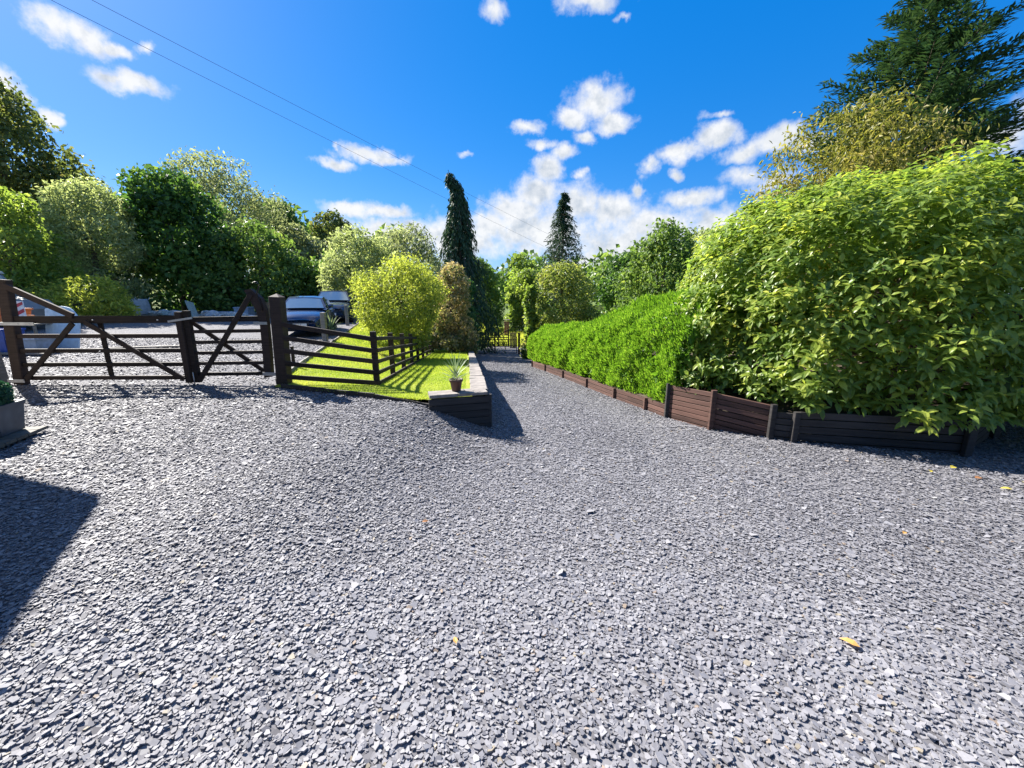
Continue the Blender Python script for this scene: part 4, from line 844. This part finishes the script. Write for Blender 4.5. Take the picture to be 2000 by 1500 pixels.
M_BOXW = mat_plain('blue grey crate', (.30, .36, .44), .6)
M_VAN = mat_plain('pale grey van paint', (.19, .19, .18), .4, noise=.06); M_CREAM = mat_plain('cream roof', (.55, .48, .36), .6)
M_TEAL = mat_plain('tinted teal glass', (.10, .22, .22), .06, 0, .9, noise=.1, coat=.5); M_ORANGE = mat_plain('orange plastic', (.62, .16, .03), .5)
M_RED = mat_plain('red reflective', (.42, .03, .05), .45); M_WHITE = mat_plain('white paint', (.75, .75, .74), .5); M_BLUEP = mat_plain('blue plastic', (.03, .07, .30), .45)
def van():
    x0, y0, z0 = -20.0, 14.1, .42
    g = thing('van', 'old pale van with cream roof half hidden behind the gate heel', 'van', (x0, y0, z0))
    def ext(nm, prof, ya, yb, mat):
        n = len(prof); V = [(x0+a, ya, z0+b) for a, b in prof] + [(x0+a, yb, z0+b) for a, b in prof]
        mobj(nm, V, [[(k, (k+1) % n, n+(k+1) % n, n+k) for k in range(n)], [tuple(range(n-1, -1, -1)), tuple(range(n, 2*n))]], mat, g)
    ext('body', [(-3.2, .35), (2.25, .35), (2.3, .75), (1.95, 1.08), (1.05, 1.22), (-3.2, 1.22)], y0, y0+1.8, M_VAN)
    ext('cab', [(-3.2, 1.23), (1.02, 1.23), (.45, 2.05), (-3.2, 2.05)], y0+.06, y0+1.74, M_VAN)
    ext('roof', [(-3.25, 2.05), (.5, 2.05), (.42, 2.14), (.1, 2.22), (-3.1, 2.25), (-3.25, 2.2)], y0+.0, y0+1.8, M_CREAM)
    V = [(x0+.85, y0+.045, z0+1.32), (x0-.35, y0+.045, z0+1.32), (x0-.35, y0+.045, z0+1.95), (x0+.42, y0+.045, z0+1.95)]; mobj('side_window', V, [[(0, 1, 2, 3)]], M_TEAL, g)
    V = [(x0-.45, y0+.045, z0+1.32), (x0-2.8, y0+.045, z0+1.32), (x0-2.8, y0+.045, z0+1.95), (x0-.45, y0+.045, z0+1.95)]; mobj('side_window', V, [[(0, 1, 2, 3)]], M_TEAL, g)
    V = [(x0+1.02, y0+.15, z0+1.27), (x0+1.02, y0+1.65, z0+1.27), (x0+.50, y0+1.65, z0+2.0), (x0+.50, y0+.15, z0+2.0)]; mobj('windscreen', V, [[(0, 1, 2, 3)]], M_TEAL, g)
    for wx in (1.35, -2.2):
        V = []; n = 18
        for r, yo in ((.18, -.01), (.30, -.03), (.33, .02), (.33, .22)): V += [(x0+wx+r*math.cos(2*math.pi*k/n), y0+yo, z0+.33+r*math.sin(2*math.pi*k/n)) for k in range(n)]
        t = mobj('wheel', V, [[(i*n+k, i*n+(k+1) % n, i*n+n+(k+1) % n, i*n+n+k) for i in range(3) for k in range(n)]], M_TYRE, g, smooth=True)
        mobj('rim', [(x0+wx+.18*math.cos(2*math.pi*k/n), y0-.012, z0+.33+.18*math.sin(2*math.pi*k/n)) for k in range(n)], [[tuple(range(n))]], M_RIM, t)
    beam('door_handle', (x0-.2, y0-.01, z0+1.1), (x0-.05, y0-.01, z0+1.1), .02, .03, M_BLACKMETAL, g)
van()
def crate(name, label, cat, c, s, mat, yaw=0., rim=None, group=None):
    """open tub with tapered walls, a rim and a base"""
    g = thing(name, label, cat, c, group); cx_, cy_, cz_ = c; a, b, h = s[0]/2, s[1]/2, s[2]; k = .9; w = .04
    def P(px, py, z): return (cx_+px*math.cos(yaw)-py*math.sin(yaw), cy_+px*math.sin(yaw)+py*math.cos(yaw), cz_+z)
    rings = [(a*k, b*k, 0), (a, b, h), (a-w, b-w, h), (a*k-w, b*k-w, .05)]
    V = [P(sx*q[0], sy*q[1], q[2]) for q in rings for sx, sy in ((-1, -1), (1, -1), (1, 1), (-1, 1))]
    Q = [(i*4+j, i*4+(j+1) % 4, i*4+4+(j+1) % 4, i*4+4+j) for i in range(3) for j in range(4)] + [(3, 2, 1, 0), (12, 13, 14, 15)]
    mobj('tub', V, [Q], mat, g)
    pts = [P(sx*(a+.012), sy*(b+.012), h-.03) for sx, sy in ((-1, -1), (1, -1), (1, 1), (-1, 1))]
    for j in range(4): beam('rim', pts[j], pts[(j+1) % 4], .035, .05, rim or mat, g)
    return g
crate('tool_crate', 'lower orange crate beside the striped board near the van', 'crate', (-14.5, 11.75, .86), (.62, .5, .22), M_ORANGE)
crate('tool_crate', 'upper orange crate on the stack near the van', 'crate', (-14.5, 11.75, 1.085), (.62, .5, .2), M_ORANGE)
def trestle():
    g = thing('work_table', 'low timber work table carrying the orange crates', 'table', (-14.3, 11.8, .14))
    for yy_ in (11.5, 11.7, 11.9, 12.1): beam('plank', (-14.95, yy_, .84), (-13.55, yy_, .84), .18, .035, M_PALEWOOD, g)
    for xx in (-14.85, -13.65):
        for yy_ in (11.5, 12.1): beam('leg', (xx, yy_, .05), (xx, yy_, .82), .06, .06, M_PALEWOOD, g, up=(0, 1, 0))
trestle()
def chevron():
    g = thing('chevron_board', 'red and white striped warning board beside the orange crates', 'sign', (-14.05, 11.55, .86))
    x0, z0, w, h = -14.16, .86, .24, .62; beam('backing', (x0+w/2, 11.60, z0), (x0+w/2, 11.60, z0+h), w, .02, M_WHITE, g, up=(0, 1, 0), ch=.02)
    for k in range(3):
        b = z0+.01+k*.21; V = [(x0+.005, 11.585, b), (x0+w-.005, 11.585, b+.10), (x0+w-.005, 11.585, min(b+.20, z0+h-.01)), (x0+.005, 11.585, b+.10)]
        mobj('stripe', V, [[(0, 1, 2, 3)]], M_RED, g)
chevron()
def leaning_sheet():
    g = thing('plastic_sheet', 'pale blue curved plastic sheet standing beside the striped board', 'sheet', (-13.3, 11.9, .14)); n = 10
    V = []
    for i in range(n+1):
        t = i/n; x = -13.75+.95*t; zt = 1.12+.22*math.sin(math.pi*min(1, t*.75+.22)) - .5*max(0, t-.75)**1.2*2
        for y, z in ((11.75, .12), (11.95+.08*math.sin(3*t), zt), (11.98+.08*math.sin(3*t), zt), (11.79, .12)): V.append((x, y, z))
    Q = [(i*4+k, i*4+(k+1) % 4, i*4+4+(k+1) % 4, i*4+4+k) for i in range(n) for k in range(4)] + [(3, 2, 1, 0), (n*4, n*4+1, n*4+2, n*4+3)]
    mobj('panel', V, [Q], mat_plain('pale blue plastic', (.45, .58, .68), .35, noise=.06), g)
leaning_sheet()
crate('storage_tub', 'pale grey plastic tub on the gravel behind the gate', 'tub', (-13.2, 11.0, .10), (.75, .5, .42), M_BOXW)
crate('storage_tub', 'long blue plastic tub behind the gate top rail', 'tub', (-14.1, 11.0, .10), (.9, .5, .66), M_BLUEP)
for k, (a, b, lab) in enumerate([((-14.8, 10.6, .14), (-12.2, 10.5, .13), 'grey plank lying on gravel nearest behind the field gate'), ((-14.6, 10.85, .17), (-11.6, 11.3, .15), 'long pale plank lying askew beyond the blue tubs'), ((-11.9, 11.6, .14), (-9.9, 12.2, .14), 'short pale plank lying right of the blue tubs')]):
    tag(beam('plank', a, b, .16, .04, M_PALEWOOD), lab, 'plank', 'planks lying on the yard')

# ------------------------------------------------------------------ rubble, bags and boxes along the back of the yard
M_BAG = mat_plain('white woven bag', (.40, .43, .45), .8, noise=.1, bump=.4); M_RUBBLE = mat_plain('rubble stone', (.36, .36, .34), .85, noise=.25, bump=.6); M_GREENSH = mat_plain('grey-green sheet', (.30, .36, .33), .6)
def bag(x, y, s, label, seed):
    r = random.Random(seed); z = float(yard_z(x, y)); n = 20; V = []
    for h, k in ((0, .92), (.25, 1.04), (.6, 1.02), (.9, .95), (1.0, .9), (.93, .82), (.80, .55)):
        for j in range(n):
            a = 2*math.pi*j/n; q = k*(abs(math.cos(a))**4+abs(math.sin(a))**4)**-.25*(1+r.uniform(-.03, .03)); V.append((x+s*.5*q*math.cos(a), y+s*.5*q*math.sin(a), z+s*.82*h+r.uniform(-.02, .02)))
    Q = [(i*n+j, i*n+(j+1) % n, i*n+n+(j+1) % n, i*n+n+j) for i in range(6) for j in range(n)]
    g = thing('builders_bag', label, 'bag', (x, y, z), 'bags at the back of the yard'); mobj('sack', V, [Q, [tuple(range(6*n, 7*n))]], M_BAG, g, smooth=True)
    for sx in (-1, 1):
        for sy in (-1, 1): tube('strap', [(x+sx*s*.45, y+sy*s*.3, z+s*.75), (x+sx*s*.47, y+sy*s*.42, z+s*.9), (x+sx*s*.36, y+sy*s*.47, z+s*.76)], .018, M_BAG, g, 5)
bag(-21.6, 22.2, .95, 'white builders bag at the left end of the rubble row', 1); bag(-20.45, 22.1, 1.0, 'white builders bag right of the first one by the rubble', 2)
def stone(x, y, s, label, seed, mat, flat=.6):
    r = np.random.default_rng(seed); z = float(yard_z(x, y)); d = np.array([(math.cos(a)*math.cos(e), math.sin(a)*math.cos(e), math.sin(e)) for e in (-.9, -.3, .3, .9) for a in np.arange(9)*2*math.pi/9])
    rad = r.uniform(.75, 1.15, len(d)); V = d*rad[:, None]*s*.5*np.array([1.25, 1, flat]) + np.array([x, y, z+s*.5*flat*.7])
    V = np.concatenate([V, [[x, y, z+s*flat*.9]]]); Q = [(i*9+j, i*9+(j+1) % 9, i*9+9+(j+1) % 9, i*9+9+j) for i in range(3) for j in range(9)]
    o = mobj('rubble_stone', V, [Q, [(27+j, 27+(j+1) % 9, 36) for j in range(9)]], mat); tag(o, label, 'stone', 'rubble along the back of the yard')
for k in range(26): mk = (0, 0, 1, 0, 2, 0, 0, 1, 2)[k % 9]; stone(-19.6+.21*k+random.uniform(-.1, .1), 22.1+random.uniform(-.5, .5), random.uniform(.28, .62), ('rough grey stone lying in the rubble row behind the yard', 'whitish lump of rubble in the row behind the yard', 'grey-green lump of rubble in the row behind the yard')[mk], k, (M_RUBBLE, M_BAG, M_GREENSH)[mk], random.uniform(.5, .8))
tag(beam('leaning_slab', (-16.9, 21.6, .5), (-17.35, 21.9, 1.35), .5, .05, M_GREENSH, up=(1, 0, .3)), 'grey-green slab leaning up at the right end of the rubble', 'slab')
def kerb_row():
    g = thing('kerb_row', 'low pale concrete kerb closing the yard right of the rubble', 'kerb', (-14.5, 23.6, .3))
    for k in range(9):
        x = -16.9+.62*k; z = float(yard_z(x, 23.6)); beam('kerb_stone', (x, 23.6, z+.1), (x+.61, 23.6, z+.1), .14, .24, M_RUBBLE, g, jit=.006)
kerb_row()
crate('storage_crate', 'blue-grey crate standing on the concrete kerb line', 'crate', (-15.1, 22.9, .45), (.8, .6, .6), M_BOXW)
crate('storage_crate', 'low dark blue crate in front of the concrete kerb', 'crate', (-16.3, 22.7, .45), (1.1, .6, .35), M_BOXW)
def timber_box():
    x, y = -13.75, 22.6; z = float(yard_z(x, y)); g = thing('timber_box', 'upright tan timber box left of the parked cars', 'box', (x, y, z))
    for k in range(5): beam('plank', (x-.28+.14*k, y, z), (x-.28+.14*k, y, z+.82), .132, .03, M_TANWOOD, g, up=(0, 1, 0)); beam('plank', (x-.28+.14*k, y+.55, z), (x-.28+.14*k, y+.55, z+.82), .132, .03, M_TANWOOD, g, up=(0, 1, 0))
    for s in (-.36, .36): beam('side', (x+s, y+.02, z+.41), (x+s, y+.53, z+.41), .03, .8, M_TANWOOD, g)
    beam('lid', (x-.37, y+.27, z+.84), (x+.37, y+.27, z+.84), .6, .03, M_TANWOOD, g)
timber_box()

# ------------------------------------------------------------------ posts and plants between yard and bank
for x, y, h, w, m_, lab in [(-4.95, 8.95, .48, .055, M_DARKWOOD, 'short dark stake on the bank edge behind the rails'), (-6.35, 13.6, .98, .15, M_PALEWOOD, 'weathered grey post standing in front of the hatchback'), (-8.0, 19.6, .98, .13, M_PALEWOOD, 'weathered grey post in front of the taller blue car')]:
    z = float(yard_z(x, y)); tag(beam('stake', (x, y, z-.15), (x, y, z+h), w, w, m_, up=(0, 1, 0), top=.012), lab, 'post', 'posts along the bank')
def yucca(loc, n, L, label, potted, seed, w=.035):
    r = np.random.default_rng(seed); g = thing('yucca_plant', label, 'plant', loc); x, y, z = loc
    if potted:
        lathe('pot', [(.001, 0), (.066, 0), (.070, .015), (.096, .155), (.108, .157), (.11, .19), (.097, .191), (.092, .165), (.001, .16)], loc, M_TERRA, g); z0 = z+.165
    else: z0 = z+.08; tube('stem', [(x, y, z-.05), (x, y, z+.15)], [.07, .05], M_BARK, g)
    K = 5; V = []
    for k in range(K):
        t = k/(K-1); ww = (1-t)**.7*(.75+.5*t); V += [(t, -ww*.5, .18*ww), (t, 0, 0), (t, ww*.5, .18*ww)]
    V = np.array(V); V[:, 2] -= V[:, 0]**2*.16; V[:, 1] *= w/L; V[:, 2] *= 1
    V[:, 2] = np.where(True, -V[:, 0]**2*.14 + np.abs(V[:, 1])*.35, 0)
    Q = [(i*3+k, i*3+k+1, i*3+4+k, i*3+3+k) for i in range(K-1) for k in range(2)]; temps = []
    for t in (.15, .5, .85):
        me = raw_mesh('leaf_blade', V, [Q], np.full(len(Q), t), smooth=True); me.materials.append(LF['yucca']); temps.append(me)
    for j in range(n):
        a = j*2.39996; e = 1.45 - 1.25*((j+.5)/n)**.8 + r.normal(0, .08); A = Vector((math.cos(a)*math.cos(e), math.sin(a)*math.cos(e), math.sin(e))); S = Vector((-math.sin(a), math.cos(a), 0)); N = A.cross(S)
        l = L*r.uniform(.8, 1.12); o = bpy.data.objects.new('leaf_blade', temps[j % 3]); put(o, g, (0, 0, 0)); p = Vector((x, y, z0+.10*(1-j/n))) + A*.03
        o.matrix_basis = Matrix(((A.x*l, S.x*l, N.x*l, p.x), (A.y*l, S.y*l, N.y*l, p.y), (A.z*l, S.z*l, N.z*l, p.z), (0, 0, 0, 1)))
yucca((-.87, 6.08, .165), 64, .33, 'spiky grey-green yucca in a brown pot on the wall corner', True, 1, .019)
yucca((-7.0, 15.5, .17), 50, .62, 'large spiky plant growing in gravel beside the hatchback', False, 2, .06)
yucca((-7.7, 20.6, .28), 46, .75, 'spiky plant growing by the bank edging beside the taller car', False, 3, .06)

# ------------------------------------------------------------------ planter at the left edge
def planter():
    g = thing('planter_box', 'dark grey square planter on a timber platform at left edge', 'planter', (-5.75, 4.35, .07)); x, y = -5.84, 4.28; prof = [(.165, 0), (.195, .30), (.205, .30), (.21, .34), (.18, .34), (.17, .29)]
    yaw = .35; V = []
    for r, z in prof:
        for k in range(4): a = yaw+math.pi/4+k*math.pi/2; V.append((x+r*1.414*math.cos(a), y+r*1.414*math.sin(a), .09+z))
    Q = [(i*4+j, i*4+(j+1) % 4, i*4+4+(j+1) % 4, i*4+4+j) for i in range(5) for j in range(4)]; mobj('tub', V, [Q, [(3, 2, 1, 0), (20, 21, 22, 23)]], M_PLANTER, g)
    t = thing('topiary_ball', 'clipped blue-green box ball growing in the dark planter', 'shrub', (x, y, .38)); n = 4200
    d = rdir(n); P = np.array([x, y, .53]) + d*(.20 - .05*rng.random(n)[:, None]**2)*(1+.04*lumps(d, 3, 2)[:, None]); nn = unit(d+rdir(n)*.7)
    o = foliage('crown', P, unit(np.cross(nn, rdir(n))+d*.5), nn, rng.uniform(.03, .045, n), rng.uniform(.015, .024, n), rng.normal(.45, .2, n), LF['box'], t); o['kind'] = 'stuff'
    tube('trunk', [(x, y, .36), (x+.01, y, .5)], [.025, .02], M_BARK, t)
    md = mat_wood('dull shaded deck timber', (.05, .046, .038), (.13, .12, .10))  # dull brown-grey wood; its darker tone also carries the partial shade
    w = thing('timber_platform', 'flat weathered timber platform under the dark planter', 'platform', (-5.8, 4.2, 0))
    for k in range(5):
        o = .16*k; c, s = math.cos(yaw), math.sin(yaw); px, py = -6.05+s*(.40-o), 3.98-c*(.40-o)+.14
        beam('plank', (px-.45*c, py-.45*s, .065), (px+.58*c, py+.58*s, .065), .15, .035, md, w)
    for q in (-.2, .42): c, s = math.cos(yaw), math.sin(yaw); beam('bearer', (-6.05+q*c+s*.45, 4.12+q*s-c*.45, .02), (-6.05+q*c-s*.4, 4.12+q*s+c*.4, .02), .06, .05, md, w)
planter()

# ------------------------------------------------------------------ gates at the foot of the drive
def iron_gates():
    Y = 25.6; zb = float(drive_z(Y)); xc = -1.10
    for sgn, x0, lab in ((-1, -2.50, 'left leaf of the black iron gates closing the drive'), (1, .30, 'right leaf of the black iron gates closing the drive')):
        g = thing('iron_gate', lab, 'gate', (x0, Y, zb), 'pair of drive gates'); a, b = (x0, xc-.02) if sgn < 0 else (xc+.02, x0)
        for x in (a, b): beam('frame', (x, Y, zb+.04), (x, Y, zb+(1.42 if abs(x-xc) < .1 else 1.15)), .05, .05, M_BLACKMETAL, g, up=(0, 1, 0))
        for z in (.07, .55, .95): beam('rail', (a, Y, zb+z), (b, Y, zb+z), .02, .035, M_BLACKMETAL, g)
        n = 10; pts = []
        for k in range(n+1):
            t = k/n; x = a+(b-a)*t; q = t if sgn < 0 else 1-t; pts.append((x, Y, zb+1.08+.30*math.sin(q*math.pi/2)))
        tube('top_rail', pts, .016, M_BLACKMETAL, g, 6)
        m = 11
        for k in range(1, m):
            x = a+(b-a)*k/m; q = k/m if sgn < 0 else 1-k/m; tube('bar', [(x, Y, zb+.06), (x, Y, zb+1.08+.30*math.sin(q*math.pi/2))], .008, M_BLACKMETAL, g, 5)
        for k in range(m):
            x = a+(b-a)*(k+.5)/m; tube('dog_bar', [(x, Y, zb+.06), (x, Y, zb+.56)], .007, M_BLACKMETAL, g, 5)
    for x, lab in ((-2.62, 'dark post carrying the left iron gate leaf'), (.45, 'dark post carrying the right iron gate leaf')):
        tag(beam('gate_pier', (x, Y, zb-.2), (x, Y, zb+1.35), .14, .14, M_DARKWOOD, up=(0, 1, 0), top=.05), lab, 'post', 'drive gate posts')
iron_gates()
def far_gate():
    Y = 35.2; zb = float(drive_z(Y)); a, b = -2.95, -.30; g = thing('far_gate', 'small distant dark five-bar gate with raised heel beyond the iron gates', 'gate', (-1.6, Y, zb))
    beam('stile', (a, Y, zb+.1), (a, Y, zb+1.2), .10, .08, M_DARKWOOD, g, up=(0, 1, 0)); beam('stile', (b, Y, zb+.1), (b, Y, zb+1.65), .12, .09, M_DARKWOOD, g, up=(0, 1, 0))
    for z in (1.15, .92, .72, .52, .34, .16): beam('rail', (a, Y, zb+z), (b, Y, zb+z), .04, .075, M_DARKWOOD, g)
    beam('strut', (b-.02, Y-.03, zb+1.6), (b-.75, Y-.03, zb+1.18), .04, .08, M_DARKWOOD, g)
    for x in (a+.9, a+1.75): beam('upright', (x, Y-.04, zb+.12), (x, Y-.04, zb+1.18), .09, .04, M_DARKWOOD, g, up=(0, 1, 0))
    p = thing('timber_screen', 'tan upright plank panel right of the distant gate', 'panel', (.05, Y, zb))
    for k in range(5): beam('plank', (-.12+.11*k, Y, zb-.1), (-.12+.11*k, Y, zb+1.35), .10, .04, M_TANWOOD, p, up=(0, 1, 0))
    q = thing('brick_pier', 'small red brick pier in the shrubs above the distant gate', 'pier', (-.62, 44, -3.1)); mb = mat_plain('red brick', (.34, .15, .10), .85, noise=.2, bump=.4)
    for r_ in range(14):
        for j in range(2):
            z = -3.15+.16*r_; xx = -.86+.27*j+(.0 if r_ % 2 else .03); beam('brick', (xx, 44, z), (xx+.255, 44, z), .4, .145, mb, q)
    beam('cap', (-.92, 44, -.84), (-.28, 44, -.84), .5, .1, M_STONE, q)
far_gate()

# ------------------------------------------------------------------ overhead lines
def line(a, b, sag, label):
    a, b = Vector(a), Vector(b); pts = [tuple(a.lerp(b, k/24) - Vector((0, 0, sag*4*(k/24)*(1-k/24)))) for k in range(25)]
    tag(tube('overhead_cable', pts, .010, mat_plain('cable', (.06, .06, .07), .6), None, 5), label, 'cable', 'overhead cables')
line((-18.46, 19.09, 14.05), (7.31, 63.23, 9.94), .1, 'upper of the two thin cables crossing the blue sky'); line((-20.1, 19.08, 14.03), (4.77, 63.03, 9.04), .1, 'lower of the two thin cables crossing the blue sky')
g = thing('cable_pole', 'thin timber pole hidden behind the pointed conifer carrying the cables', 'pole', (7.0, 61.6, -3.2)); tube('shaft', [(7.0, 61.6, -3.4), (7.0, 61.6, 10.6)], [.15, .1], M_BARK, g); beam('crossarm', (4.6, 61.5, 9.5), (7.6, 61.5, 9.75), .08, .1, M_BARK, g)

# ------------------------------------------------------------------ house beside the forecourt (its eaves throw the shadow at lower left)
def house():
    g = thing('house', 'rendered house just outside the left edge whose eaves shade the gravel', 'house', (-10, 3, 0)); mw = mat_plain('cream render', (.62, .58, .50), .9, noise=.05, bump=.3); mr = mat_plain('slate roof', (.10, .10, .12), .7, noise=.2, scale=14)
    C = Vector((-6.86, 5.72, 3.4)); e2 = Vector((.556, -.831, 0)); e1 = Vector((-.91, .414, 0))
    a, b, c_, d = C, C+e2*9.5, C+e2*9.5+e1*8, C+e1*8
    V = [tuple(p) for p in (a, b, c_+Vector((0, 0, 2.4)), d+Vector((0, 0, 2.4)))]; V += [(x, y, z+.14) for x, y, z in V]
    mobj('roof', V, [[(3, 2, 1, 0), (4, 5, 6, 7), (0, 1, 5, 4), (1, 2, 6, 5), (2, 3, 7, 6), (3, 0, 4, 7)]], mr, g)
    w0 = C + e1*1.5 + e2*.9; w1 = w0 + e2*7.6; w2 = w1 + e1*5.5; w3 = w0 + e1*5.5; W = []
    for p in (w0, w1, w2, w3): W.append((p.x, p.y, -.3))
    for p, h in ((w0, 3.75), (w1, 3.75), (w2, 5.2), (w3, 5.2)): W.append((p.x, p.y, h))
    wall = mobj('wall', W, [[(0, 1, 5, 4), (1, 2, 6, 5), (2, 3, 7, 6), (3, 0, 4, 7)]], mw, g)
    for k in (1.2, 4.4):
        p = w0 + e2*k; q = w0 + e2*(k+1.2); nrm = Vector((.831, .556, 0))*.03
        win = [tuple(v+nrm+Vector((0, 0, z-v.z))) for v, z in ((p, .95), (q, .95), (q, 2.15), (p, 2.15))]; o = mobj('window', win, [[(0, 1, 2, 3)]], M_GLASS, g)
        for s_, e_ in ((0, 1), (1, 2), (2, 3), (3, 0)): beam('window_frame', Vector(win[s_])+nrm, Vector(win[e_])+nrm, .06, .06, M_WHITE, o)
house()

# ------------------------------------------------------------------ fallen leaves
M_FL = [mat_leaf('fallen yellow leaf', [(.45, .38, .06), (.55, .45, .08)], .2), mat_leaf('fallen orange leaf', [(.55, .28, .08), (.62, .36, .12)], .2), mat_leaf('fallen brown leaf', [(.28, .12, .05), (.36, .18, .08)], .1)]
def fallen(x, y, s, k, label, a):
    z = float(hz(x, min(y, float(front_y(x))-.001)))+.024
    V, F, _ = leaf_arrays(np.array([[x, y, z]]), np.array([[math.cos(a), math.sin(a), .05]]), np.array([[.1, -.2, 1.]]), np.array([s]), np.array([s*.45]), 'broad')
    tag(mobj('fallen_leaf', V, F, M_FL[k], tint=np.full(6, .5)), label, 'leaf', 'fallen leaves on the gravel')
for x, y, s, k, a, lab in [(1.73, 1.66, .085, 1, 2.3, 'large orange fallen leaf alone on the gravel at lower right'), (4.97, 4.22, .11, 0, .3, 'yellow fallen leaf nearest the corner of the bed fence'), (4.9, 3.92, .10, 2, .1, 'brown fallen leaf just below the bed corner'), (5.2, 3.72, .10, 0, 1.0, 'yellow fallen leaf right of the brown one below the corner'), (4.93, 3.62, .09, 0, 2.7, 'small yellow leaf lowest of the cluster below the corner'), (4.95, 3.35, .11, 1, .4, 'orange-brown leaf near the right edge below the yellow cluster'), (3.0, 2.75, .06, 1, .5, 'small pinkish orange leaf in mid gravel on the right'), (4.5, 2.95, .10, 0, 1.2, 'yellow leaf cut by the right picture edge'), (4.62, 4.1, .08, 0, .8, 'yellow leaf left of the cluster below the bed corner'), (-.72, 2.88, .06, 2, .3, 'reddish leaf on the gravel left of the centre'), (-.28, 1.68, .05, 1, 1.9, 'small tan leaf in the lower middle of the gravel')]:
    fallen(x, y, s, k, lab, a)
